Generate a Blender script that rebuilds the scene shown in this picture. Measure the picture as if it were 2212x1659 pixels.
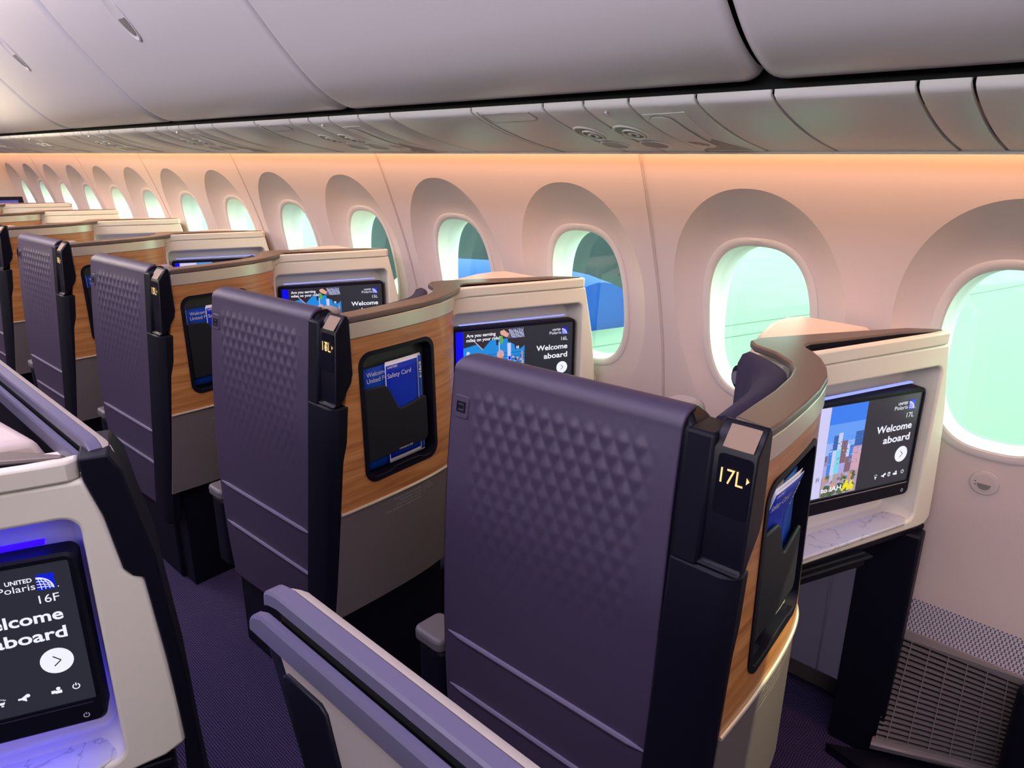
import bpy, bmesh, math, random
import numpy as np
from mathutils import Vector, Matrix
random.seed(4)
for o in list(bpy.data.objects): bpy.data.objects.remove(o)
SC = bpy.context.scene
COL = SC.collection
# ------------------------------------------------------------------ camera
cam_d = bpy.data.cameras.new('camera'); cam = bpy.data.objects.new('camera', cam_d); COL.objects.link(cam)
PITCH, YAW, ROLL, FPX = math.radians(17.6787), math.radians(46.5557), math.radians(0.3387), 1534.22
fw = Vector((math.sin(YAW)*math.cos(PITCH), math.cos(YAW)*math.cos(PITCH), -math.sin(PITCH)))
rt = Vector((math.cos(YAW), -math.sin(YAW), 0)); up = rt.cross(fw)
r2 = rt*math.cos(ROLL) + up*math.sin(ROLL); u2 = up*math.cos(ROLL) - rt*math.sin(ROLL)
cam.matrix_world = Matrix((( r2.x, u2.x, -fw.x, 0), (r2.y, u2.y, -fw.y, 0), (r2.z, u2.z, -fw.z, 1.6), (0, 0, 0, 1)))
cam_d.sensor_width = 36; cam_d.lens = FPX/2212*36; cam_d.clip_start = 0.02
SC.camera = cam
# ------------------------------------------------------------------ world, lights, exposure
SC.view_settings.view_transform = 'Standard'; SC.view_settings.look = 'None'
SC.view_settings.exposure = 0.0; SC.view_settings.gamma = 1.0; SC.view_settings.use_curve_mapping = False
W = bpy.data.worlds.new('hangar daylight'); SC.world = W; W.use_nodes = True
wn = W.node_tree.nodes; wl = W.node_tree.links
bg = wn['Background']; tc = wn.new('ShaderNodeTexCoord'); sp = wn.new('ShaderNodeSeparateXYZ'); rp = wn.new('ShaderNodeValToRGB')
wl.new(tc.outputs['Generated'], sp.inputs[0]); wl.new(sp.outputs['Z'], rp.inputs[0]); wl.new(rp.outputs[0], bg.inputs[0])
rp.color_ramp.elements[0].color = (.66, 1.0, .82, 1); rp.color_ramp.elements[0].position = 0.0
rp.color_ramp.elements[1].color = (.72, 1.0, .90, 1); rp.color_ramp.elements[1].position = 0.5
bg.inputs[1].default_value = 5.0

def area(name, loc, size, power, color, direction, spread=180):
    d = bpy.data.lights.new(name, 'AREA'); d.shape = 'RECTANGLE'; d.size, d.size_y = size
    d.energy = power; d.color = color; d.spread = math.radians(spread)
    o = bpy.data.objects.new(name, d); COL.objects.link(o); o.location = loc
    o.rotation_euler = Vector(direction).to_track_quat('-Z', 'Y').to_euler()
    return o
# lamps of the cabin: sidewall wash, ceiling cove over the aisle, warm cove further forward
def strip(name, loc, size, power, color, direction, spread=180):
    # long strip along Y : local x = Y axis
    d = bpy.data.lights.new(name, 'AREA'); d.shape = 'RECTANGLE'; d.size, d.size_y = size
    d.energy = power; d.color = color; d.spread = math.radians(spread)
    o = bpy.data.objects.new(name, d); COL.objects.link(o)
    z = -Vector(direction).normalized(); x = Vector((0, 1, 0)); y = z.cross(x).normalized(); x = y.cross(z)
    o.matrix_world = Matrix(((x.x, y.x, z.x, loc[0]), (x.y, y.y, z.y, loc[1]), (x.z, y.z, z.z, loc[2]), (0, 0, 0, 1)))
    return o
strip('sidewall wash light', (1.675, 3.6, 1.648), (11.0, .03), 34, (1.0, .50, .26), (.36, 0, -.93))
strip('ceiling cove light over the aisle', (.15, 2.6, 2.37), (12.0, .5), 170, (.78, .68, 1.0), (.4, 0, -1))
strip('far side fill light', (-1.6, 2.6, 2.25), (12.0, .5), 100, (1.0, .95, .96), (.98, 0, -.08), 115)  # added fill from the unseen side, aimed across to brighten the bins
area('warm ceiling dome light', (.22, 4.9, 2.33), (.5, 1.6), 55, (1.0, .82, .52), (.8, -.1, -.35))

# added unseen spot: small warm pool on the nearest pod's lower wood and grey panel
ld = bpy.data.lights.new('warm pool spot', 'SPOT'); ld.energy = 80; ld.color = (1.0, .93, .52); ld.spot_size = math.radians(21); ld.spot_blend = .12; ld.shadow_soft_size = .012
lo = bpy.data.objects.new('warm pool spot', ld); COL.objects.link(lo); lo.location = (1.33, -.113, 1.655)
lo.rotation_euler = (Vector((1.24, .42, .56))-Vector(lo.location)).to_track_quat('-Z', 'Y').to_euler()
# ------------------------------------------------------------------ materials
def mat(name, col, rough=.5, metal=0, spec=.5, bump=0, bscale=200, emit=None, estr=0, var=0, vscale=30, coat=0, sheen=0, stretch=None):
    m = bpy.data.materials.new(name); m.use_nodes = True
    nt = m.node_tree; n = nt.nodes; l = nt.links; b = n['Principled BSDF']
    b.inputs['Base Color'].default_value = (*col, 1); b.inputs['Roughness'].default_value = rough
    b.inputs['Metallic'].default_value = metal; b.inputs['Specular IOR Level'].default_value = spec
    b.inputs['Coat Weight'].default_value = coat; b.inputs['Sheen Weight'].default_value = sheen
    if emit: b.inputs['Emission Color'].default_value = (*emit, 1); b.inputs['Emission Strength'].default_value = estr
    t = n.new('ShaderNodeTexCoord'); mp = n.new('ShaderNodeMapping'); l.new(t.outputs['Object'], mp.inputs[0])
    if stretch: mp.inputs['Scale'].default_value = stretch
    if var:
        nz = n.new('ShaderNodeTexNoise'); nz.inputs['Scale'].default_value = vscale; nz.inputs['Detail'].default_value = 3
        l.new(mp.outputs[0], nz.inputs['Vector'])
        mx = n.new('ShaderNodeMix'); mx.data_type = 'RGBA'; l.new(nz.outputs['Fac'], mx.inputs['Factor'])
        mx.inputs[6].default_value = (*[c*(1-var) for c in col], 1); mx.inputs[7].default_value = (*[min(1, c*(1+var)) for c in col], 1)
        l.new(mx.outputs[2], b.inputs['Base Color'])
    if bump:
        nb = n.new('ShaderNodeTexNoise'); nb.inputs['Scale'].default_value = bscale; l.new(mp.outputs[0], nb.inputs['Vector'])
        bp = n.new('ShaderNodeBump'); bp.inputs['Strength'].default_value = bump; bp.inputs['Distance'].default_value = .001
        l.new(nb.outputs['Fac'], bp.inputs['Height']); l.new(bp.outputs[0], b.inputs['Normal'])
    return m
def emis(name, col, s=1.0):
    m = bpy.data.materials.new(name); m.use_nodes = True; n = m.node_tree.nodes; b = n['Principled BSDF']
    b.inputs['Base Color'].default_value = (.01, .01, .01, 1); b.inputs['Roughness'].default_value = .25
    b.inputs['Emission Color'].default_value = (*col, 1); b.inputs['Emission Strength'].default_value = s
    return m
M = {}
M['wall'] = mat('sidewall laminate', (.51, .42, .38), .55, bump=.08, bscale=900)
M['seam'] = mat('sidewall joint strip', (.40, .32, .28), .5)
M['bezel'] = mat('window surround plastic', (.52, .46, .42), .45)
M['reveal'] = mat('window reveal plastic', (.88, .90, .86), .4)
M['bin'] = mat('overhead bin laminate', (.53, .505, .50), .33, spec=.65, bump=.05, bscale=900)
M['psu'] = mat('service panel plastic', (.62, .62, .58), .38, bump=.05, bscale=700)
M['gap'] = mat('black seal', (.006, .006, .007), .8, spec=.2)
M['psud'] = mat('service panel grey plastic', (.17, .16, .145), .45)
M['fabric'] = mat('plum quilted leather', (.047, .034, .067), .42, spec=.45, bump=.25, bscale=1500)
M['gloss'] = mat('gloss black plastic', (.004, .004, .009), .32, spec=.2)
M['black'] = mat('satin black plastic', (.0035, .0035, .009), .5, spec=.18, bump=.1, bscale=900)
M['ridge'] = mat('plum rubber ridge', (.15, .13, .20), .4)
M['navy'] = mat('navy wool upholstery', (.020, .014, .040), .9, spec=.15, bump=.5, bscale=1200, sheen=.05)
M['cap'] = mat('bronze satin cap', (.125, .090, .072), .36, metal=.35, spec=.5)
M['band'] = mat('champagne satin strip', (.56, .50, .40), .34, metal=.55)
M['shell'] = mat('ivory moulded plastic', (.71, .675, .54), .42, bump=.05, bscale=800)
M['lip'] = mat('ivory lip plastic', (.67, .635, .50), .36)
M['kick'] = mat('brushed grey laminate', (.17, .145, .14), .42, metal=.3, var=.10, vscale=40, stretch=(1, 1, 25))
M['rail'] = mat('pale violet anodised rail', (.115, .104, .175), .42, metal=.2)
M['tan'] = mat('beige satin rail side', (.46, .40, .34), .45)
M['inset'] = mat('beige laminate inset', (.31, .265, .27), .5, var=.05, vscale=60, stretch=(1, 12, 1))
M['grey'] = mat('grey moulded liner', (.12, .11, .15), .5, bump=.2, bscale=600)
M['dado'] = mat('dado grille bronze', (.27, .23, .22), .45, metal=.3)
M['olive'] = mat('literature pocket back', (.022, .030, .028), .5)
M['pouch'] = mat('literature pouch rubber', (.009, .010, .014), .55, spec=.25)
M['cardblue'] = mat('printed blue card', (.002, .028, .46), .5, spec=.2)
M['bookblue'] = mat('printed mid blue booklet', (.003, .055, .40), .5, spec=.2)
M['paper'] = mat('white paper', (.82, .82, .84), .6)
M['ink'] = mat('dark ink', (.02, .02, .03), .6)
M['mirror'] = mat('smoked lens', (.26, .18, .12), .5, spec=.15)
M['chrome'] = mat('satin chrome', (.62, .60, .60), .25, metal=1)
M['armtop'] = mat('taupe armrest cover', (.10, .09, .10), .5)
M['headrest'] = mat('taupe headrest fabric', (.34, .28, .24), .8)
M['wing'] = mat('pale wing skin', (.150, .20, .148), .6, spec=.2)
M['wingline'] = mat('wing joint line', (.06, .10, .065), .6)
M['blue'] = mat('blue nacelle paint', (.003, .05, .30), .55, spec=.15)
M['dark'] = mat('dark concrete', (.022, .034, .042), .8, var=.5, vscale=1.2)  # dark blue-grey concrete with uneven tone
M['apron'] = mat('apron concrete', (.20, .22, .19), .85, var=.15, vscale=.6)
M['ceil'] = mat('ceiling laminate', (.60, .58, .60), .6)
M['ledblue'] = emis('blue cove led', (.003, .0, 1.0), 14.0)
M['ledlav'] = emis('lavender cove led', (.16, .20, 1.0), 2.2)
M['white'] = emis('screen white', (.88, .89, 1.0), 1.0)
M['panel'] = emis('screen charcoal', (.020, .022, .034), 1.0)
M['scrblue'] = emis('screen pure blue', (.0, .0, .85), 1.0)
M['scrgrey'] = emis('screen pale lilac', (.62, .60, .90), 1.0)
M['amber'] = emis('amber seat number', (1.0, .66, .28), 1.3)
M['logoblue'] = emis('screen logo blue', (.0, .01, .70), 1.0)
M['print'] = mat('white print', (.75, .75, .78), .5)
M['greyprint'] = mat('grey print', (.42, .40, .38), .5)
M['red'] = mat('faded red print', (.36, .14, .10), .6)
for nm, c in dict(sky1=(.03, .20, .85), sky2=(.12, .33, .90), sky3=(.30, .45, .92), tower=(.03, .12, .42), towerl=(.55, .62, .85), glassb=(.05, .22, .75),
                  cyan=(.20, .65, .85), brick=(.22, .12, .16), pink=(.62, .36, .45), leaf=(.05, .09, .045), leaf2=(.09, .14, .07), road=(.42, .33, .40),
                  yellow=(.85, .72, .02), seatblue=(.01, .25, .72), seatdk=(.004, .12, .42), dkpic=(.025, .02, .03), skin=(.75, .38, .30), picgreen=(.12, .42, .05),
                  orange=(.75, .30, .12), lav=(.40, .38, .75), bluebar=(.06, .30, .85)).items():
    M[nm] = emis('picture ' + nm, c, 1.0)

def wood():
    m = mat('oak veneer', (.4, .2, .08), .33, spec=.5, coat=.15); nt = m.node_tree; n = nt.nodes; l = nt.links; b = n['Principled BSDF']
    t = n.new('ShaderNodeTexCoord'); mp = n.new('ShaderNodeMapping'); l.new(t.outputs['Object'], mp.inputs[0])
    mp.inputs['Scale'].default_value = (2.2, 2.2, 34); mp.inputs['Rotation'].default_value = (0, math.radians(-3), 0)
    n1 = n.new('ShaderNodeTexNoise'); n1.inputs['Scale'].default_value = 2.0; n1.inputs['Detail'].default_value = 6; n1.inputs['Distortion'].default_value = .6
    l.new(mp.outputs[0], n1.inputs['Vector'])
    cr = n.new('ShaderNodeValToRGB'); l.new(n1.outputs['Fac'], cr.inputs[0])
    e = cr.color_ramp.elements; e[0].position = .32; e[0].color = (.31, .115, .030, 1); e[1].position = .72; e[1].color = (.54, .255, .085, 1)
    k = e.new(.52); k.color = (.45, .19, .056, 1)
    l.new(cr.outputs[0], b.inputs['Base Color'])
    mp2 = n.new('ShaderNodeMapping'); l.new(t.outputs['Object'], mp2.inputs[0]); mp2.inputs['Scale'].default_value = (14, 14, 400)
    n2 = n.new('ShaderNodeTexNoise'); n2.inputs['Scale'].default_value = 1.5; l.new(mp2.outputs[0], n2.inputs['Vector'])
    bp = n.new('ShaderNodeBump'); bp.inputs['Strength'].default_value = .15; bp.inputs['Distance'].default_value = .001
    l.new(n2.outputs['Fac'], bp.inputs['Height']); l.new(bp.outputs[0], b.inputs['Normal'])
    return m
M['wood'] = wood()

def marble():
    m = mat('white marble laminate', (.75, .73, .76), .25, coat=.3); nt = m.node_tree; n = nt.nodes; l = nt.links; b = n['Principled BSDF']
    t = n.new('ShaderNodeTexCoord'); nz = n.new('ShaderNodeTexNoise'); nz.inputs['Scale'].default_value = 7; nz.inputs['Detail'].default_value = 5; nz.inputs['Distortion'].default_value = 1.5
    l.new(t.outputs['Object'], nz.inputs['Vector'])
    cr = n.new('ShaderNodeValToRGB'); l.new(nz.outputs['Fac'], cr.inputs[0]); e = cr.color_ramp.elements
    e[0].position = .482; e[0].color = (.58, .56, .59, 1); e[1].position = .518; e[1].color = (.58, .56, .59, 1); k = e.new(.5); k.color = (.38, .36, .40, 1)
    l.new(cr.outputs[0], b.inputs['Base Color']); return m
M['marble'] = marble()

def math_node(n, l, op, a, b=None, c=None):
    x = n.new('ShaderNodeMath'); x.operation = op
    for i, v in enumerate((a, b, c)):
        if v is None: continue
        if isinstance(v, (int, float)): x.inputs[i].default_value = v
        else: l.new(v, x.inputs[i])
    return x.outputs[0]
def carpet():
    m = mat('navy herringbone carpet', (.02, .015, .05), .95, spec=.1); nt = m.node_tree; n = nt.nodes; l = nt.links; b = n['Principled BSDF']
    t = n.new('ShaderNodeTexCoord'); s = n.new('ShaderNodeSeparateXYZ'); l.new(t.outputs['Object'], s.inputs[0])
    mm = lambda op, a, b_=None, c=None: math_node(n, l, op, a, b_, c)
    w = .072
    tri = mm('PINGPONG', s.outputs['X'], w)                       # zig-zag columns running along the aisle
    v = mm('ADD', s.outputs['Y'], mm('MULTIPLY', tri, 1.15))
    st = mm('PINGPONG', v, .0036)
    line = mm('GREATER_THAN', st, .0023)
    dash = mm('GREATER_THAN', mm('PINGPONG', s.outputs['X'], .0034), .0012)
    nz = n.new('ShaderNodeTexNoise'); nz.inputs['Scale'].default_value = 420; l.new(t.outputs['Object'], nz.inputs['Vector'])
    f = mm('MULTIPLY', mm('MULTIPLY', line, dash), mm('MULTIPLY_ADD', nz.outputs['Fac'], .9, .25))
    mx = n.new('ShaderNodeMix'); mx.data_type = 'RGBA'; l.new(f, mx.inputs['Factor'])
    mx.inputs[6].default_value = (.010, .005, .034, 1); mx.inputs[7].default_value = (.16, .135, .21, 1)
    l.new(mx.outputs[2], b.inputs['Base Color']); return m
M['carpet'] = carpet()

def perforated():
    m = mat('perforated lower lining', (.46, .42, .46), .5); nt = m.node_tree; n = nt.nodes; l = nt.links; b = n['Principled BSDF']
    t = n.new('ShaderNodeTexCoord'); s = n.new('ShaderNodeSeparateXYZ'); l.new(t.outputs['Object'], s.inputs[0])
    mm = lambda op, a, b_=None, c=None: math_node(n, l, op, a, b_, c)
    p = .0095; row = mm('FLOOR', mm('DIVIDE', s.outputs['Z'], p))
    off = mm('MULTIPLY', mm('MODULO', mm('ABSOLUTE', row), 2.0), p/2)
    a = mm('SUBTRACT', mm('PINGPONG', mm('ADD', s.outputs['Y'], off), p/2), 0)
    c = mm('PINGPONG', s.outputs['Z'], p/2)
    a2 = mm('SUBTRACT', a, p/4); 
    d = mm('SQRT', mm('ADD', mm('POWER', a, 2.0), mm('POWER', mm('SUBTRACT', c, p/4), 2.0)))
    hole = mm('LESS_THAN', d, .0021)
    mx = n.new('ShaderNodeMix'); mx.data_type = 'RGBA'; l.new(hole, mx.inputs['Factor'])
    mx.inputs[6].default_value = (.46, .42, .46, 1); mx.inputs[7].default_value = (.05, .045, .06, 1)
    l.new(mx.outputs[2], b.inputs['Base Color']); return m
M['perf'] = perforated()

def pane():
    m = bpy.data.materials.new('tinted cabin window pane'); m.use_nodes = True; n = m.node_tree.nodes; l = m.node_tree.links
    out = n['Material Output']; n.remove(n['Principled BSDF'])
    tr = n.new('ShaderNodeBsdfTransparent'); tr.inputs[0].default_value = (.86, .98, .93, 1)
    gl = n.new('ShaderNodeBsdfGlossy'); gl.inputs[0].default_value = (.9, 1, .95, 1); gl.inputs['Roughness'].default_value = .05
    mx = n.new('ShaderNodeMixShader'); mx.inputs[0].default_value = .05
    l.new(tr.outputs[0], mx.inputs[1]); l.new(gl.outputs[0], mx.inputs[2]); l.new(mx.outputs[0], out.inputs[0]); return m
M['pane'] = pane()

# ------------------------------------------------------------------ mesh helpers
class MB:
    def __init__(s): s.v = []; s.f = []; s.m = []; s.mats = []
    def mi(s, m):
        if m not in s.mats: s.mats.append(m)
        return s.mats.index(m)
    def add(s, vs, fs, m):
        k = len(s.v); i = s.mi(m); s.v += [tuple(p) for p in vs]
        for f in fs: s.f.append(tuple(k+j for j in f)); s.m.append(i)
    def box(s, x0, x1, y0, y1, z0, z1, m):
        vs = [(x, y, z) for z in (z0, z1) for y in (y0, y1) for x in (x0, x1)]
        s.add(vs, [(0, 2, 3, 1), (4, 5, 7, 6), (0, 1, 5, 4), (2, 6, 7, 3), (0, 4, 6, 2), (1, 3, 7, 5)], m)
    def loft(s, rings, m, caps=True, closed=True):
        n = len(rings[0]); vs = [p for r in rings for p in r]; fs = []
        for i in range(len(rings)-1):
            for j in range(n if closed else n-1):
                a, b = i*n+j, i*n+(j+1) % n; fs.append((a, b, b+n, a+n))
        if caps: fs.append(tuple(reversed(range(n)))); fs.append(tuple(range((len(rings)-1)*n, len(rings)*n)))
        s.add(vs, fs, m)
    def prism(s, poly, axis, a, b, m):
        # poly 2D points; axis: 'x' -> (y,z), 'y' -> (x,z), 'z' -> (x,y)
        f = {'x': lambda p, t: (t, p[0], p[1]), 'y': lambda p, t: (p[0], t, p[1]), 'z': lambda p, t: (p[0], p[1], t)}[axis]
        s.loft([[f(p, a) for p in poly], [f(p, b) for p in poly]], m)
    def grid(s, fn, nu, nv, m):
        vs = [fn(i/(nu-1), j/(nv-1)) for i in range(nu) for j in range(nv)]
        s.add(vs, [(i*nv+j, (i+1)*nv+j, (i+1)*nv+j+1, i*nv+j+1) for i in range(nu-1) for j in range(nv-1)], m)
    def tube(s, pts, r, m, n=8):
        pts = [Vector(p) for p in pts]; rings = []
        for i, p in enumerate(pts):
            t = (pts[min(i+1, len(pts)-1)]-pts[max(i-1, 0)]).normalized()
            a = t.cross(Vector((0, 0, 1))); a = a.normalized() if a.length > 1e-4 else Vector((1, 0, 0)); b = t.cross(a)
            rings.append([tuple(p+a*r*math.cos(2*math.pi*k/n)+b*r*math.sin(2*math.pi*k/n)) for k in range(n)])
        s.loft(rings, m)
    def build(s, name, parent=None, org=(0, 0, 0), bevel=0, smooth=35, seg=2, solid=0):
        me = bpy.data.meshes.new(name)
        me.from_pydata([(p[0]-org[0], p[1]-org[1], p[2]-org[2]) for p in s.v], [], s.f)
        for m in s.mats: me.materials.append(M[m])
        me.polygons.foreach_set('material_index', s.m)
        bm = bmesh.new(); bm.from_mesh(me)
        bmesh.ops.recalc_face_normals(bm, faces=bm.faces); bm.to_mesh(me); bm.free()
        me.shade_smooth(); me.set_sharp_from_angle(angle=math.radians(smooth))
        o = bpy.data.objects.new(name, me); COL.objects.link(o)
        if solid: md = o.modifiers.new('solid', 'SOLIDIFY'); md.thickness = solid; md.offset = -1
        if bevel:
            md = o.modifiers.new('bevel', 'BEVEL'); md.width = bevel; md.segments = seg; md.limit_method = 'ANGLE'; md.angle_limit = math.radians(40); md.harden_normals = False
        if parent: o.parent = parent
        else: o.location = org
        return o
def bake(o):
    dg = bpy.context.evaluated_depsgraph_get(); dg.update()
    me = bpy.data.meshes.new_from_object(o.evaluated_get(dg)); o.modifiers.clear(); o.data = me
def cut(o, c):
    md = o.modifiers.new('cut', 'BOOLEAN'); md.object = c; md.operation = 'DIFFERENCE'; md.solver = 'EXACT'
    bake(o); bpy.data.objects.remove(c)
    o.data.shade_smooth(); o.data.set_sharp_from_angle(angle=math.radians(35))
def empty(name, loc, label, cat, group=None):
    o = bpy.data.objects.new(name, None); COL.objects.link(o); o.location = loc; o.empty_display_size = .1
    return tag(o, label, cat, group)
def tag(o, label=None, cat=None, group=None, kind=None):
    if label: o['label'] = label
    if cat: o['category'] = cat
    if group: o['group'] = group
    if kind: o['kind'] = kind
    return o
def struct(o): o['kind'] = 'structure'; return o
def copy_tree(o, parent=None):
    c = o.copy(); COL.objects.link(c)
    if parent: c.parent = parent
    for ch in list(o.children): copy_tree(ch, c)
    return c
def rrect(x0, x1, z0, z1, r, n=6):
    pts = []
    for cx, cz, a0 in ((x1-r, z1-r, 0), (x0+r, z1-r, 90), (x0+r, z0+r, 180), (x1-r, z0+r, 270)):
        for k in range(n+1):
            a = math.radians(a0+90*k/n); pts.append((cx+r*math.cos(a), cz+r*math.sin(a)))
    return pts
def lerp(a, b, t): return a+(b-a)*t
def interp(x, xs, ys): return float(np.interp(x, xs, ys))
def catmull(P, n=6):
    P = [np.array(p, float) for p in P]; Q = [2*P[0]-P[1]]+P+[2*P[-1]-P[-2]]; out = []
    for i in range(1, len(Q)-2):
        for k in range(n):
            t = k/n; a, b, c, d = Q[i-1], Q[i], Q[i+1], Q[i+2]
            out.append(tuple(.5*((2*b)+(c-a)*t+(2*a-5*b+4*c-d)*t*t+(3*b-a-3*c+d)*t**3)))
    out.append(tuple(P[-1])); return out
# text
_tc = {}
def text_polys(s, bold):
    k = (s, bold)
    if k not in _tc:
        c = bpy.data.curves.new('t', 'FONT'); c.body = s; c.size = 1; c.offset = .022 if bold else 0; c.resolution_u = 3
        o = bpy.data.objects.new('t', c); COL.objects.link(o)
        dg = bpy.context.evaluated_depsgraph_get(); dg.update()
        me = bpy.data.meshes.new_from_object(o.evaluated_get(dg))
        vs = [tuple(v.co) for v in me.vertices]; fs = [tuple(p.vertices) for p in me.polygons]
        bpy.data.objects.remove(o); bpy.data.meshes.remove(me)
        _tc[k] = (vs, fs)
    return _tc[k]
def put_text(mb, s, place, x, y, h, m, align='L', bold=False, width=None):
    # place(a,b) -> 3D; h = cap height; x,y baseline
    vs, fs = text_polys(s, bold)
    if not vs: return
    x0 = min(v[0] for v in vs); x1 = max(v[0] for v in vs); k = h/.70
    kx = width/(x1-x0) if width else k
    w = (x1-x0)*kx; ox = x if align == 'L' else (x-w if align == 'R' else x-w/2)
    mb.add([place(ox+(v[0]-x0)*kx, y+v[1]*k) for v in vs], fs, m)

# ------------------------------------------------------------------ geometry constants
ROW = 1.067
BP = (1.15, .47, 0)                                    # base point of a seat pod (row 17 frame)
O2 = np.array([1.433, .518]); E2 = np.array([.9405, -.3396]); N2 = np.array([.3396, .9405])
def SH(s, z, d=0):                                     # monitor-shell frame -> world (row 17)
    p = O2+E2*s+N2*d; return (p[0], p[1], z)
WOOD_T = catmull([(.957, .392), (1.02, .394), (1.115, .403), (1.204, .415), (1.284, .433), (1.347, .460), (1.392, .494), (1.412, .53)], 5)
WOOD_B = catmull([(.893, .384), (1.00, .387), (1.10, .394), (1.18, .403), (1.255, .416), (1.315, .435), (1.360, .465), (1.385, .51)], 5)
def wood_pt(i, z):
    t = (z-.714)/(1.2-.714); a, b = WOOD_B[i], WOOD_T[i]
    return (lerp(a[0], b[0], t), lerp(a[1], b[1], t), z)
def face_y(x, z):
    pts = [wood_pt(i, z) for i in range(len(WOOD_T))]
    return interp(x, [p[0] for p in pts], [p[1] for p in pts])
def wood_slab(z0, z1, m, thick=.02, nz=4, off=0, i0=0, i1=None, shrink=0):
    mb = MB(); n = len(WOOD_T); i1 = n if i1 is None else i1; rings = []
    for k in range(nz):
        z = lerp(z0, z1, k/(nz-1)); f = []; b = []
        for i in range(i0, i1):
            p = wood_pt(i, z); q0 = wood_pt(max(i-1, 0), z); q1 = wood_pt(min(i+1, n-1), z)
            t = np.array([q1[0]-q0[0], q1[1]-q0[1]]); t /= np.linalg.norm(t); nn = np.array([-t[1], t[0]])
            sx = 1-shrink*(z1-z)*(i/n)
            bx = (p[0]-.9)*sx+.9
            f.append((bx-nn[0]*off, p[1]-nn[1]*off, z)); b.append((bx+nn[0]*thick, p[1]+nn[1]*thick, z))
        rings.append(f+b[::-1])
    mb.loft(rings, m); return mb

# ------------------------------------------------------------------ monitors
LD = O2+N2*.045-E2*.005; RD = O2+N2*.018+E2*.434
SW = float(np.linalg.norm(RD-LD)); ES = (RD-LD)/SW; NS = np.array([-ES[1], ES[0]])
def SCR(a, z, d=0):
    p = LD+ES*a-NS*d; return (p[0], p[1], z)
SO = SCR(SW/2, .806)
def flat(mb, pts, d, m): mb.add([SCR(a, z, d) for a, z in pts], [tuple(range(len(pts)))], m)
def rect(mb, a0, a1, z0, z1, d, m): flat(mb, [(a0, z0), (a1, z0), (a1, z1), (a0, z1)], d, m)
def ribbon(mb, pts, w, d, m):
    for (x0, y0), (x1, y1) in zip(pts, pts[1:]):
        L = math.hypot(x1-x0, y1-y0) or 1; nx, ny = -(y1-y0)/L*w/2, (x1-x0)/L*w/2
        flat(mb, [(x0+nx, y0+ny), (x0-nx, y0-ny), (x1-nx, y1-ny), (x1+nx, y1+ny)], d, m)
def disc(mb, cx, cy, r, d, m, n=28, sx=1):
    flat(mb, [(cx+sx*r*math.cos(2*math.pi*k/n), cy+r*math.sin(2*math.pi*k/n)) for k in range(n)], d, m)
def ringr(mb, cx, cy, r, w, d, m, a0=0, a1=360, n=20):
    ribbon(mb, [(cx+r*math.cos(math.radians(lerp(a0, a1, k/n))), cy+r*math.sin(math.radians(lerp(a0, a1, k/n)))) for k in range(n+1)], w, d, m)
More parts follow.
